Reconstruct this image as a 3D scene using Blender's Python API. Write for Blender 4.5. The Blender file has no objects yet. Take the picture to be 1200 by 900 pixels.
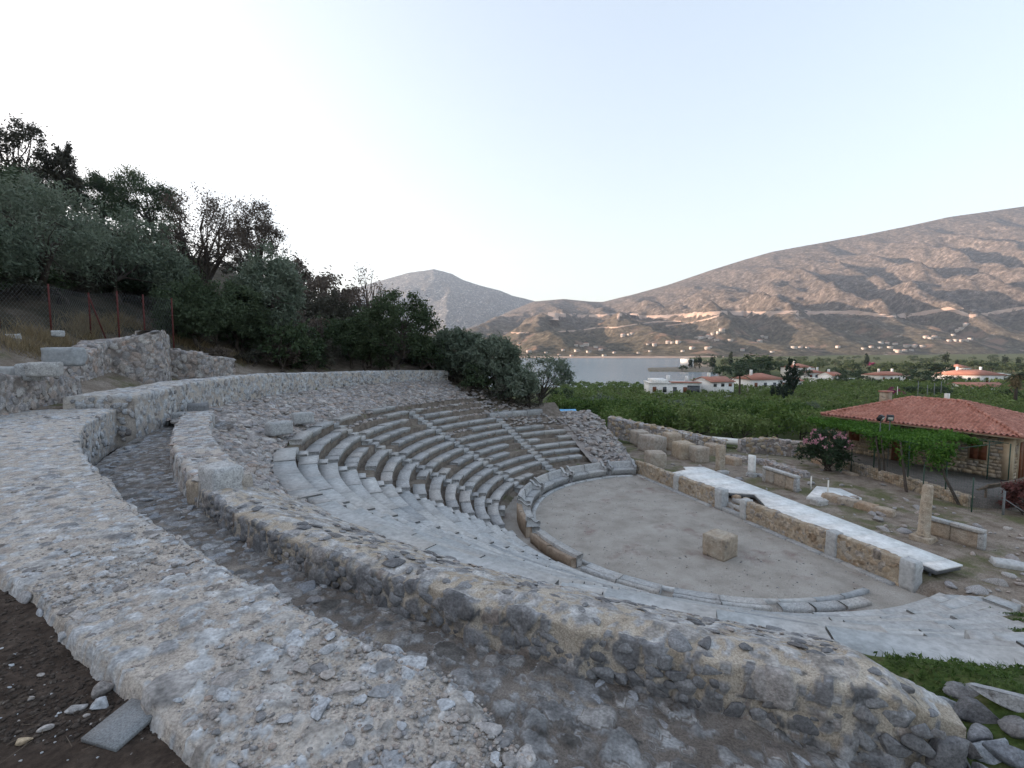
import bpy, math, random
import numpy as np
from mathutils import Matrix, Vector, Euler

random.seed(7)
RNG = np.random.default_rng(7)
SC = bpy.context.scene
COL = SC.collection
PI = math.pi

# ------------------------------------------------------------------ camera, sky, sun, exposure
F_PX, V_H, EYE = 550.0, 411.0, 8.0            # focal length in photo pixels, horizon row, eye height above the orchestra
PITCH = math.atan((450 - V_H) / F_PX)
cam = bpy.data.cameras.new('camera')
cam_o = bpy.data.objects.new('camera', cam)
COL.objects.link(cam_o)
cam.sensor_width = 36.0
cam.lens = 36.0 * F_PX / 1200.0
cam.clip_start = 0.05
cam.clip_end = 30000
cam_o.location = (0, 0, EYE)
cam_o.rotation_euler = (PI / 2 - PITCH, 0, 0)
SC.camera = cam_o

SUN_EL, SUN_AZ = math.radians(9.0), math.radians(171.0)     # azimuth counted from +X towards +Y
w = bpy.data.worlds.new('World')
SC.world = w
w.use_nodes = True
wn, wl = w.node_tree.nodes, w.node_tree.links
wn.clear()
sky = wn.new('ShaderNodeTexSky')
sky.sky_type = 'NISHITA'
sky.sun_disc = False
sky.sun_elevation = SUN_EL
sky.sun_rotation = PI / 2 - SUN_AZ
sky.altitude = 0
sky.air_density = 1.0
sky.dust_density = 3.0
sky.ozone_density = 0.6
bg = wn.new('ShaderNodeBackground')
bg.inputs['Strength'].default_value = 0.15
wo = wn.new('ShaderNodeOutputWorld')
gam = wn.new('ShaderNodeGamma')              # a hazier, more even sky than the clear-air model
gam.inputs['Gamma'].default_value = 0.5
wl.new(sky.outputs[0], gam.inputs['Color'])
tnt = wn.new('ShaderNodeMix')
tnt.data_type = 'RGBA'
tnt.blend_type = 'MULTIPLY'
tnt.inputs[0].default_value = 1.0
tnt.inputs[7].default_value = (1.0, 1.0, 1.045, 1)
wl.new(gam.outputs[0], tnt.inputs[6])
wl.new(tnt.outputs[2], bg.inputs[0])
wl.new(bg.outputs[0], wo.inputs[0])

sun = bpy.data.lights.new('sun', 'SUN')
sun.energy = 3.3
sun.angle = math.radians(0.5)
sun.color = (1.0, 0.74, 0.58)
sun_o = bpy.data.objects.new('sun', sun)
COL.objects.link(sun_o)
sd = Vector((math.cos(SUN_AZ) * math.cos(SUN_EL), math.sin(SUN_AZ) * math.cos(SUN_EL), math.sin(SUN_EL)))
sun_o.rotation_euler = sd.to_track_quat('Z', 'Y').to_euler()
sun_o.location = (-60, -20, 60)

SC.view_settings.view_transform = 'Standard'
SC.view_settings.look = 'None'
SC.view_settings.gamma = 1.0
SC.view_settings.exposure = 2.33
SC.render.engine = 'CYCLES'
SC.cycles.use_denoising = True
SC.cycles.max_bounces = 6
SC.cycles.volume_bounces = 0
SC.cycles.transparent_max_bounces = 6

# ------------------------------------------------------------------ numbers of the theatre
OX, OY = 8.59, 21.97                        # centre of the orchestra
R1, DD, Z1, HH = 9.233, 0.655, 0.664, 0.329  # first row: front radius, tread, top, rise
NROW = 13
STAIRS = [108.3, 130.8, 154.2, 177.9, 198.5, 221.2, 243.8, 266.4]


def cone(r):
    return Z1 + (r - R1) * HH / DD


def pol(r, a, z):
    t = np.radians(a)
    return np.stack(np.broadcast_arrays(OX + r * np.cos(t), OY + r * np.sin(t), z), -1).astype(float)


def ray(u, v):
    x = (u - 600) / F_PX
    yv = -(v - 450) / F_PX
    c, s = math.cos(PITCH), math.sin(PITCH)
    return np.array([x, c + yv * s, -s + yv * c])


def P(u, v, z):
    """Point of the ground level z on the sight line through photo pixel u, v."""
    d = ray(u, v)
    t = (z - EYE) / d[2]
    return np.array([d[0] * t, d[1] * t, z])


def sstep(a, b, x):
    t = np.clip((np.asarray(x, float) - a) / (b - a), 0, 1)
    return t * t * (3 - 2 * t)


# ------------------------------------------------------------------ noise
def _hash(i, j, k, s):
    with np.errstate(over='ignore'):
        h = (i.astype(np.int64) * 374761393 + j.astype(np.int64) * 668265263 + k.astype(np.int64) * 2147483647 + s * 974711) & 0xffffffff
        h = ((h ^ (h >> 13)) * 1274126177) & 0xffffffff
        h = ((h ^ (h >> 16)) * 2246822519) & 0xffffffff
        return ((h ^ (h >> 15)) & 0xffffff) / float(0x7fffff) - 1.0


def vn(p, s=0):
    p = np.asarray(p, float)
    i = np.floor(p).astype(np.int64)
    f = p - i
    f = f * f * (3 - 2 * f)
    r = 0
    for dx in (0, 1):
        wx = f[..., 0] if dx else 1 - f[..., 0]
        for dy in (0, 1):
            wy = f[..., 1] if dy else 1 - f[..., 1]
            for dz in (0, 1):
                wz = f[..., 2] if dz else 1 - f[..., 2]
                r = r + wx * wy * wz * _hash(i[..., 0] + dx, i[..., 1] + dy, i[..., 2] + dz, s)
    return r


def fbm(p, s=0, o=4):
    r, a = 0, 1.0
    p = np.asarray(p, float)
    for k in range(o):
        r = r + a * vn(p, s + k * 17)
        p = p * 2.03 + 11.3
        a *= 0.5
    return r / 1.8


def worley(p, s=0):
    """Distances to the nearest and second nearest scattered point, and two random numbers of the nearest."""
    p = np.asarray(p, float)
    c = np.floor(p).astype(np.int64)
    f1 = np.full(len(p), 9.0)
    f2 = np.full(len(p), 9.0)
    ida, idb = np.zeros(len(p)), np.zeros(len(p))
    for i in (-1, 0, 1):
        for j in (-1, 0, 1):
            for k in (-1, 0, 1):
                q = c + [i, j, k]
                o = np.stack([_hash(q[:, 0], q[:, 1], q[:, 2], s + t) for t in (1, 2, 3)], -1) * .45 + .5
                d = np.linalg.norm(q + o - p, axis=1)
                near = d < f1
                f2 = np.where(near, f1, np.minimum(f2, d))
                f1 = np.where(near, d, f1)
                ida = np.where(near, _hash(q[:, 0], q[:, 1], q[:, 2], s + 7) * .5 + .5, ida)
                idb = np.where(near, _hash(q[:, 0], q[:, 1], q[:, 2], s + 9) * .5 + .5, idb)
    return f1, f2, ida, idb


def p3(x, y, z=0.0):
    return np.stack(np.broadcast_arrays(x, y, z), -1).astype(float)


# ------------------------------------------------------------------ meshes and objects
def mesh(name, V, F, mat=None, smooth=False, attrs=None, mats=None, midx=None):
    """V n x 3; F an m x k index array or a list of such arrays (k may differ)."""
    me = bpy.data.meshes.new(name)
    V = np.asarray(V, np.float32)
    Fs = F if isinstance(F, list) else [F]
    Fs = [np.asarray(f, np.int32) for f in Fs if len(f)]
    idx = np.concatenate([f.ravel() for f in Fs])
    tot = np.concatenate([np.full(len(f), f.shape[1], np.int32) for f in Fs])
    st = np.concatenate([[0], np.cumsum(tot)[:-1]]).astype(np.int32)
    me.vertices.add(len(V))
    me.vertices.foreach_set('co', V.ravel())
    me.loops.add(len(idx))
    me.loops.foreach_set('vertex_index', idx)
    me.polygons.add(len(tot))
    me.polygons.foreach_set('loop_start', st)
    if smooth:
        me.polygons.foreach_set('use_smooth', np.ones(len(tot), bool))
    me.update(calc_edges=True)
    for k, a in (attrs or {}).items():
        at = me.attributes.new(k, 'FLOAT', 'POINT')
        at.data.foreach_set('value', np.asarray(a, np.float32))
    for m in (mats or ([mat] if mat else [])):
        me.materials.append(m)
    if midx is not None:
        me.polygons.foreach_set('material_index', np.asarray(midx, np.int32))
    return me


def empty(name, label, cat, loc=(0, 0, 0), rz=0.0, group=None):
    o = bpy.data.objects.new(name, None)
    o.empty_display_size = 0.3
    COL.objects.link(o)
    o.location = loc
    o.rotation_euler = (0, 0, rz)
    tag(o, label, cat, group)
    return o


def tag(o, label, cat, group=None):
    o['label'] = label
    o['category'] = cat
    if group:
        o['group'] = group
    return o


def place(name, me, parent=None, mtx=None, world=True, kind=None):
    """Link mesh ME as an object. With a parent at an offset (unrotated), world coordinates are kept."""
    o = bpy.data.objects.new(name, me)
    COL.objects.link(o)
    if mtx is not None:
        o.matrix_basis = mtx
    if parent is not None:
        o.parent = parent
        if world and parent.type == 'EMPTY' and parent.location.length > 0:
            o.matrix_parent_inverse = Matrix.Translation(-parent.location)
    if kind:
        o['kind'] = kind
    return o


def structure(name, me):
    return place(name, me, kind='structure')


def grid_faces(n, m, wrap=False):
    i, j = np.meshgrid(np.arange(n - 1), np.arange(m if wrap else m - 1), indexing='ij')
    j2 = (j + 1) % m
    return np.stack([i * m + j, i * m + j2, (i + 1) * m + j2, (i + 1) * m + j], -1).reshape(-1, 4)


def join(parts):
    """[(V, F), ...] of equal face sizes per entry -> V, [F...]"""
    Vs, Fs, n = [], [], 0
    for V, F in parts:
        Vs.append(np.asarray(V, float))
        for f in (F if isinstance(F, list) else [F]):
            Fs.append(np.asarray(f) + n)
        n += len(V)
    by = {}
    for f in Fs:
        by.setdefault(f.shape[1], []).append(f)
    return np.concatenate(Vs), [np.concatenate(v) for v in by.values()]


BOXF = np.array([(0, 3, 2, 1), (4, 5, 6, 7), (0, 1, 5, 4), (1, 2, 6, 5), (2, 3, 7, 6), (3, 0, 4, 7)])


def box(x0, x1, y0, y1, z0, z1):
    return np.array([(x0, y0, z0), (x1, y0, z0), (x1, y1, z0), (x0, y1, z0), (x0, y0, z1), (x1, y0, z1), (x1, y1, z1), (x0, y1, z1)], float), BOXF


def tube(pts, rad, n=8, cap=True):
    pts = np.asarray(pts, float)
    rad = np.broadcast_to(np.asarray(rad, float), (len(pts),))
    d = np.gradient(pts, axis=0)
    d /= np.linalg.norm(d, axis=1, keepdims=True) + 1e-9
    ref = np.where(np.abs(d[:, 2:3]) > .9, np.array([[1., 0, 0]]), np.array([[0, 0, 1.]]))
    a = np.cross(d, ref)
    a /= np.linalg.norm(a, axis=1, keepdims=True) + 1e-9
    b = np.cross(d, a)
    t = np.arange(n) / n * 2 * PI
    V = pts[:, None] + rad[:, None, None] * (a[:, None] * np.cos(t)[None, :, None] + b[:, None] * np.sin(t)[None, :, None])
    F = [grid_faces(len(pts), n, True)]
    if cap:
        F.append(np.arange(n)[None, ::-1])
        F.append((np.arange(n) + (len(pts) - 1) * n)[None])
    return V.reshape(-1, 3), F


def ico(sub=1):
    t = (1 + 5 ** .5) / 2
    V = [(-1, t, 0), (1, t, 0), (-1, -t, 0), (1, -t, 0), (0, -1, t), (0, 1, t), (0, -1, -t), (0, 1, -t), (t, 0, -1), (t, 0, 1), (-t, 0, -1), (-t, 0, 1)]
    F = [(0, 11, 5), (0, 5, 1), (0, 1, 7), (0, 7, 10), (0, 10, 11), (1, 5, 9), (5, 11, 4), (11, 10, 2), (10, 7, 6), (7, 1, 8), (3, 9, 4), (3, 4, 2), (3, 2, 6), (3, 6, 8), (3, 8, 9), (4, 9, 5), (2, 4, 11), (6, 2, 10), (8, 6, 7), (9, 8, 1)]
    V = [Vector(v).normalized() for v in V]
    for _ in range(sub):
        c, nf = {}, []
        def mid(a, b):
            k = (min(a, b), max(a, b))
            if k not in c:
                V.append(((V[a] + V[b]) / 2).normalized())
                c[k] = len(V) - 1
            return c[k]
        for a, b, d in F:
            x, y, z = mid(a, b), mid(b, d), mid(d, a)
            nf += [(a, x, z), (b, y, x), (d, z, y), (x, y, z)]
        F = nf
    return np.array([tuple(v) for v in V]), np.array(F)


IV, IF = ico(1)
IV2, IF2 = ico(2)


def rock_vf(seed, fine=False, cuts=7):
    """A broken stone of half size 1: a ball cut by random planes, a little noise."""
    r = np.random.default_rng(seed)
    V0, F = (IV2, IF2) if fine else (IV, IF)
    V = V0.copy() * 1.18
    for _ in range(cuts):
        n = r.normal(size=3)
        n /= np.linalg.norm(n)
        d = r.uniform(.50, .92)
        q = V @ n
        V = V - np.maximum(q - d, 0)[:, None] * n
    V += V0 * (fbm(V0 * 1.9 + seed, seed, 2) * .07)[:, None]
    V /= np.abs(V).max(0)
    return V, F


ROCKS = [rock_vf(100 + i) for i in range(14)]
ROCKS_FINE = [rock_vf(300 + i, True, 9) for i in range(10)]


def ashlar_vf(sx, sy, sz, seed, wear=.04, n=4):
    """A worn squared block, centred in x and y, base at z 0."""
    r = np.random.default_rng(seed)
    g = np.linspace(-1, 1, n + 1)
    pts, idx, F = [], {}, []
    def vid(p):
        k = tuple(np.round(p, 5))
        if k not in idx:
            idx[k] = len(pts)
            pts.append(p)
        return idx[k]
    for ax in range(3):
        for s in (-1, 1):
            for i in range(n):
                for j in range(n):
                    q = []
                    for a, b in ((g[i], g[j]), (g[i + 1], g[j]), (g[i + 1], g[j + 1]), (g[i], g[j + 1])):
                        p = [0, 0, 0]
                        p[ax] = s
                        p[(ax + 1) % 3] = a
                        p[(ax + 2) % 3] = b
                        q.append(vid(tuple(p)))
                    F.append(q if s > 0 else q[::-1])
    V = np.array(pts, float)
    half = np.array([sx, sy, sz]) / 2
    m = min(sx, sy, sz)
    edge = (np.abs(V) > .99).sum(1)
    W = V * half
    W -= np.sign(V) * (np.where(edge >= 2, wear * (1 + .8 * r.normal(size=len(V))), 0) * (edge - 1).clip(0))[:, None] * m * .38 * (np.abs(V) > .99)
    W += fbm(W * 2.2 / m * .6 + seed * 3.1, seed, 3)[:, None] * np.sign(V) * m * wear * .6
    W[:, 2] += sz / 2
    return W, np.array(F)


def frame(n, yaw, sc):
    n = Vector(n).normalized()
    t = Vector((1, 0, 0)) if abs(n.x) < .8 else Vector((0, 1, 0))
    a = n.cross(t).normalized()
    b = n.cross(a)
    c, s = math.cos(yaw), math.sin(yaw)
    x, y = a * c + b * s, b * c - a * s
    m = Matrix((x, y, n)).transposed().to_4x4()
    return m @ Matrix.Diagonal((sc[0], sc[1], sc[2], 1))


class Stones:
    """Stones set into a surface: the largest as parts, the rest joined into one stuff part."""

    def __init__(self, gap=0.0):
        self.it = []
        self.gap = gap                       # > 0: a stone nearer to another than this share of their sizes is left out
        self.cells = {}

    def free(self, pos, size):
        c = tuple(int(math.floor(q / .4)) for q in pos)
        for i in (-1, 0, 1):
            for j in (-1, 0, 1):
                for k in (-1, 0, 1):
                    for p, s in self.cells.get((c[0] + i, c[1] + j, c[2] + k), ()):
                        if (p - Vector(pos)).length < self.gap * (s + size) * .5:
                            return False
        self.cells.setdefault(c, []).append((Vector(pos), size))
        return True

    def add(self, pos, n, size, flat=.6, asp=1.35, yaw=None, sink=0.0):
        if self.gap and not self.free(pos, size):
            return
        s = size * .5
        yaw = random.uniform(0, 2 * PI) if yaw is None else yaw
        m = frame(n, yaw, (s * asp * random.uniform(.85, 1.15), s * random.uniform(.8, 1.1), s * flat * random.uniform(.8, 1.2)))
        m.translation = Vector(pos) - Vector(n).normalized() * sink
        d = (Vector(pos) - Vector((0, 0, EYE))).length
        self.it.append((size / d, m))

    def build(self, parent, mat, mat_stuff, limit=290, name='stone', fine=0, stuff='small_stones'):
        self.it.sort(key=lambda q: -q[0])
        key = mat.name
        for k, (_, m) in enumerate(self.it[:limit]):
            f = k < fine
            me = shared_rock(key, mat, random.randrange(len(ROCKS_FINE if f else ROCKS)), f)
            place(name, me, parent, m)
        rest = self.it[limit:]
        if rest:
            V, T = [], []
            Fs, n = [], 0
            for _, m in rest:
                rv, rf = ROCKS[random.randrange(len(ROCKS))]
                M = np.array(m)
                V.append(rv @ M[:3, :3].T + M[:3, 3])
                Fs.append(rf + n)
                T.append(np.full(len(rv), random.random()))
                n += len(rv)
            place(stuff, mesh(stuff, np.concatenate(V), np.concatenate(Fs), mat_stuff, False, {'tint': np.concatenate(T)}), parent, kind='stuff')


_shared = {}


def shared_rock(key, mat, i, fine=False):
    k = (key, i, fine)
    if k not in _shared:
        V, F = (ROCKS_FINE if fine else ROCKS)[i]
        _shared[k] = mesh('stone', V, F, mat)
    return _shared[k]


# ------------------------------------------------------------------ materials
def ramp(nt, cols, interp='LINEAR'):
    r = nt.nodes.new('ShaderNodeValToRGB')
    r.color_ramp.interpolation = interp
    e = r.color_ramp.elements
    while len(e) > 1:
        e.remove(e[-1])
    for i, (p, c) in enumerate(cols):
        q = e[0] if i == 0 else e.new(p)
        q.position = p
        q.color = (*c, 1)
    return r


def material(name, cols, scale=3.0, detail=6, rough=.9, bump=.3, bscale=30.0, bdist=.02, tint=None, tcols=None, tmix=.7, spots=None, spec=.25, fine=None, dust=None, stretch=None):
    """Noise-coloured surface. tint 'obj' or 'attr' picks a colour of tcols per object / per point; spots (colour, scale, amount) adds blotches."""
    m = bpy.data.materials.new(name)
    m.use_nodes = True
    nt = m.node_tree
    N, L = nt.nodes, nt.links
    b = N['Principled BSDF']
    b.inputs['Roughness'].default_value = rough
    b.inputs['Specular IOR Level'].default_value = spec
    pos = N.new('ShaderNodeNewGeometry').outputs['Position']
    if stretch:
        mp = N.new('ShaderNodeMapping')
        mp.inputs['Scale'].default_value = stretch
        L.new(pos, mp.inputs['Vector'])
        pos = mp.outputs[0]
    def noise(s, d=4, r=.55):
        n = N.new('ShaderNodeTexNoise')
        n.inputs['Scale'].default_value = s
        n.inputs['Detail'].default_value = d
        n.inputs['Roughness'].default_value = r
        L.new(pos, n.inputs['Vector'])
        return n.outputs['Fac']
    def mix(f, a, c, kind='MIX'):
        x = N.new('ShaderNodeMix')
        x.data_type = 'RGBA'
        x.blend_type = kind
        for sock, v in ((x.inputs[0], f), (x.inputs[6], a), (x.inputs[7], c)):
            if isinstance(v, bpy.types.NodeSocket):
                L.new(v, sock)
            else:
                sock.default_value = v if not isinstance(v, tuple) else (*v, 1)
        return x.outputs[2]
    r = ramp(nt, cols)
    L.new(noise(scale, detail, .62), r.inputs[0])
    c = r.outputs[0]
    if tint:
        if tint == 'obj':
            t = N.new('ShaderNodeObjectInfo').outputs['Random']
        else:
            a = N.new('ShaderNodeAttribute')
            a.attribute_name = 'tint'
            t = a.outputs['Fac']
        tr = ramp(nt, tcols)
        L.new(t, tr.inputs[0])
        c = mix(tmix, c, tr.outputs[0])
        c = mix(.6, c, mix(1.0, c, ramp_out(nt, noise(scale * 4, 5, .7), [(.3, (.55,) * 3), (.7, (1.35,) * 3)]), 'MULTIPLY'))
    if spots:
        for col, s, lo, hi in spots:
            c = mix(ramp_out(nt, noise(s, 5, .65), [(lo, (0,) * 3), (hi, (1,) * 3)]), c, col)
    if fine:
        c = mix(1.0, c, ramp_out(nt, noise(fine, 3, .7), [(.28, (.55,) * 3), (.5, (1.0,) * 3), (.72, (1.4,) * 3)]), 'MULTIPLY')
    L.new(c, b.inputs['Base Color'])
    if bump:
        bp = N.new('ShaderNodeBump')
        bp.inputs['Strength'].default_value = bump
        bp.inputs['Distance'].default_value = bdist
        L.new(noise(bscale, 6, .65), bp.inputs['Height'])
        L.new(bp.outputs[0], b.inputs['Normal'])
    return m


def ramp_out(nt, sock, cols):
    r = ramp(nt, cols)
    nt.links.new(sock, r.inputs[0])
    return r.outputs[0]


def masonry(name, base, stones, bump=.9):
    """Mortar with set stones: the attributes 'stone' (0..1) and 'tint' (which stone colour) come from the geometry."""
    m = material(name, base, 3.2, 10, .95, bump, 30, .025, spots=[((.15, .14, .13), 9, .60, .70), ((.40, .36, .31), 1.3, .56, .74)], fine=60)
    nt = m.node_tree
    N, L = nt.nodes, nt.links
    b = N['Principled BSDF']
    c0 = b.inputs['Base Color'].links[0].from_socket
    pos = N.new('ShaderNodeNewGeometry').outputs['Position']
    a, t = N.new('ShaderNodeAttribute'), N.new('ShaderNodeAttribute')
    a.attribute_name, t.attribute_name = 'stone', 'tint'
    r = ramp(nt, stones)
    L.new(t.outputs['Fac'], r.inputs[0])
    c = r.outputs[0]
    for sc, lo, hi, p in ((7, .5, 1.5, .35), (45, .6, 1.35, .3)):
        n = N.new('ShaderNodeTexNoise')
        n.inputs['Scale'].default_value = sc
        n.inputs['Detail'].default_value = 6
        L.new(pos, n.inputs['Vector'])
        x = N.new('ShaderNodeMix')
        x.data_type = 'RGBA'
        x.blend_type = 'MULTIPLY'
        x.inputs[0].default_value = .8
        L.new(c, x.inputs[6])
        L.new(ramp_out(nt, n.outputs['Fac'], [(p, (lo,) * 3), (1 - p, (hi,) * 3)]), x.inputs[7])
        c = x.outputs[2]
    x = N.new('ShaderNodeMix')
    x.data_type = 'RGBA'
    L.new(a.outputs['Fac'], x.inputs[0])
    L.new(c0, x.inputs[6])
    L.new(c, x.inputs[7])
    L.new(x.outputs[2], b.inputs['Base Color'])
    return m


GREYS = [(0, (.15, .15, .155)), (.14, (.37, .39, .42)), (.4, (.45, .475, .505)), (.6, (.36, .36, .37)), (.74, (.40, .36, .33)), (.85, (.13, .13, .135)), (.93, (.24, .21, .19)), (1, (.50, .50, .50))]
MIXED = [(0, (.17, .16, .16)), (.15, (.33, .32, .32)), (.32, (.36, .30, .265)), (.5, (.27, .27, .29)), (.68, (.42, .40, .38)), (.82, (.34, .26, .22)), (.92, (.47, .46, .45)), (1, (.20, .19, .19))]
TANS = [(0, (.30, .22, .14)), (.25, (.40, .31, .21)), (.5, (.33, .28, .22)), (.7, (.46, .38, .28)), (.85, (.26, .22, .18)), (1, (.40, .38, .35))]
BLUES = [(0, (.16, .17, .19)), (.3, (.25, .27, .30)), (.55, (.36, .38, .41)), (.75, (.21, .20, .20)), (1, (.44, .45, .46))]

M = {}
M['mortar'] = masonry('pale_mortar', [(.25, (.235, .205, .185)), (.42, (.38, .34, .305)), (.58, (.485, .44, .395)), (.75, (.385, .355, .335))], [(0, (.20, .20, .205)), (.08, (.34, .35, .365)), (.4, (.44, .455, .475)), (.7, (.40, .395, .39)), (.86, (.36, .335, .31)), (.93, (.22, .20, .19)), (1, (.48, .48, .48))])
M['mortar_tan'] = masonry('tan_mortar', [(.25, (.225, .185, .14)), (.45, (.385, .33, .265)), (.62, (.485, .435, .37)), (.8, (.39, .36, .33))], [(0, (.28, .27, .265)), (.12, (.35, .35, .355)), (.25, (.42, .42, .42)), (.38, (.36, .33, .30)), (.49, (.40, .405, .415)), (.51, (.15, .15, .155)), (.65, (.25, .255, .27)), (.8, (.19, .185, .185)), (.9, (.32, .32, .325)), (1, (.24, .20, .175))])  # pale half of the stone ramp for tops, dark half holds the face's shade too
M['path'] = masonry('corridor_floor', [(.3, (.105, .090, .078)), (.5, (.16, .14, .125)), (.7, (.22, .198, .18))], [(0, (.10, .095, .09)), (.25, (.20, .20, .205)), (.5, (.26, .265, .27)), (.7, (.15, .135, .125)), (.88, (.34, .34, .34)), (1, (.19, .165, .15))])
M['rubble_stone'] = masonry('rubble_slope', [(.3, (.16, .14, .13)), (.5, (.24, .212, .198)), (.7, (.32, .288, .265))], MIXED)
M['soil'] = material('dark_soil', [(.3, (.030, .022, .018)), (.55, (.060, .046, .038)), (.75, (.10, .08, .066))], 5, 8, 1, 1.0, 40, .03, spots=[((.25, .23, .21), 42, .70, .74)], fine=70)
M['dirt'] = material('orchestra_dirt', [(.3, (.24, .218, .192)), (.5, (.325, .30, .27)), (.7, (.385, .36, .33))], .9, 9, .95, .7, 40, .014, spots=[((.21, .155, .14), .7, .56, .72), ((.33, .31, .29), 14, .60, .68)], fine=38)
M['seat'] = material('grey_limestone', [(.3, (.28, .285, .29)), (.5, (.38, .385, .385)), (.7, (.45, .45, .445))], 2.5, 8, .85, .5, 28, .012, 'obj', [(0, (.29, .295, .305)), (.35, (.40, .405, .41)), (.6, (.34, .34, .34)), (.8, (.42, .395, .37)), (1, (.47, .47, .47))], .65, spots=[((.12, .12, .12), 7, .60, .74)], fine=36)
M['slab'] = material('pale_limestone', [(.3, (.35, .365, .375)), (.5, (.43, .445, .45)), (.7, (.49, .50, .50))], 2.0, 8, .85, .3, 14, .008, 'obj', [(0, (.29, .305, .32)), (.3, (.46, .47, .475)), (.55, (.37, .375, .38)), (.8, (.43, .425, .415)), (1, (.51, .515, .515))], .85, spots=[((.27, .27, .27), 3, .58, .76)])
M['earth'] = material('seat_earth', [(.3, (.09, .075, .063)), (.5, (.165, .138, .115)), (.72, (.25, .215, .18))], 3, 7, 1, .8, 30, .03, spots=[((.09, .11, .04), 1.3, .62, .70)], fine=40)
M['rubble'] = material('rubble_ground', [(.3, (.17, .148, .14)), (.5, (.255, .228, .215)), (.7, (.33, .30, .28))], 2, 8, .95, .8, 28, .03, fine=40)
for nm, tc, base in (('grey', GREYS, (.32, .32, .33)), ('mixed', MIXED, (.29, .27, .25)), ('tan', TANS, (.36, .30, .23)), ('blue', BLUES, (.28, .29, .31))):
    for kind in ('obj', 'attr'):
        M['stone_%s_%s' % (nm, kind)] = material('%s_stone_%s' % (nm, kind), [(.3, tuple(c * .7 for c in base)), (.7, tuple(c * 1.25 for c in base))], 5, 7, .9, .6, 34, .012, kind, tc, .75, spots=[((.12, .115, .11), 11, .62, .74)], fine=48)
M['stone_dark_obj'] = material('dark_edge_stone', [(.3, (.12, .12, .125)), (.7, (.22, .22, .23))], 5, 8, .9, .7, 34, .014, 'obj', [(0, (.12, .12, .125)), (.4, (.20, .205, .215)), (.7, (.27, .275, .285)), (1, (.16, .15, .145))], .7, fine=48)
M['bench_back'] = material('tan_bench_back', [(.3, (.20, .15, .11)), (.5, (.29, .225, .17)), (.7, (.36, .30, .24))], 3, 7, .9, .5, 28, .012, fine=36)
M['marble'] = material('white_marble', [(.3, (.68, .69, .69)), (.6, (.74, .75, .75)), (.8, (.78, .79, .78))], .8, 6, .6, .05, 20, .005, 'obj', [(0, (.62, .63, .635)), (.5, (.74, .75, .75)), (1, (.80, .80, .79))], .6, spots=[((.52, .50, .47), 1.6, .62, .8)])
M['steel'] = material('dark_steel', [(.3, (.10, .11, .12)), (.7, (.16, .17, .18))], 4, 4, .6, .1)
M['concrete'] = material('terrace_concrete', [(.3, (.11, .10, .095)), (.7, (.17, .155, .145))], 2, 6, .95, .3, fine=20)
M['plaster_far'] = material('cream_plaster', [(.3, (.44, .40, .36)), (.7, (.54, .50, .45))], .1, 3, .9, 0, tint='obj', tcols=[(0, (.54, .50, .46)), (1, (.44, .37, .31))], tmix=.6)
M['plaster'] = material('white_plaster', [(.3, (.66, .65, .63)), (.7, (.76, .75, .73))], .6, 5, .9, .1, tint='obj', tcols=[(0, (.70, .69, .67)), (.7, (.80, .79, .77)), (1, (.72, .67, .58))], tmix=.6)
M['tile'] = material('terracotta_tile', [(.3, (.31, .135, .10)), (.5, (.42, .195, .15)), (.7, (.50, .265, .21))], 1.6, 6, .85, .3, 20, .01, spots=[((.24, .13, .10), 5, .6, .72)], fine=9)
M['roof_far'] = material('far_roof_tile', [(.3, (.30, .135, .10)), (.7, (.41, .20, .15))], .5, 6, .9, .2)
M['shutter'] = material('brown_shutter', [(.3, (.13, .045, .022)), (.7, (.19, .07, .035))], 6, 5, .6, .2, stretch=(1, 1, .2))
M['glass'] = material('dark_glass', [(.3, (.03, .035, .04)), (.7, (.05, .055, .06))], 2, 2, .15, 0, spec=.5)
M['green_metal'] = material('green_metal', [(.3, (.025, .055, .04)), (.7, (.04, .075, .055))], 5, 4, .5, 0)
M['red_metal'] = material('red_painted_metal', [(.3, (.07, .017, .015)), (.7, (.11, .028, .024))], 6, 5, .7, .1)
M['wire'] = material('grey_wire', [(.3, (.14, .15, .16)), (.7, (.20, .21, .22))], 6, 3, .6, 0)
M['white_paint'] = material('white_paint', [(.3, (.62, .60, .55)), (.7, (.74, .72, .68))], 5, 4, .6, 0)
M['black'] = material('black_plastic', [(.3, (.02, .02, .022)), (.7, (.035, .035, .04))], 5, 3, .5, 0)
M['wood'] = material('weathered_wood', [(.3, (.10, .075, .055)), (.7, (.19, .155, .125))], 4, 6, .9, .4)
M['blue_tarp'] = material('blue_tarp', [(.3, (.09, .30, .55)), (.7, (.16, .42, .68))], 2, 4, .6, .1)
M['bark'] = material('bark', [(.3, (.045, .036, .030)), (.6, (.085, .07, .06)), (.8, (.14, .12, .10))], 6, 6, 1, .7, 20, .03, stretch=(1, 1, .3))


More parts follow.
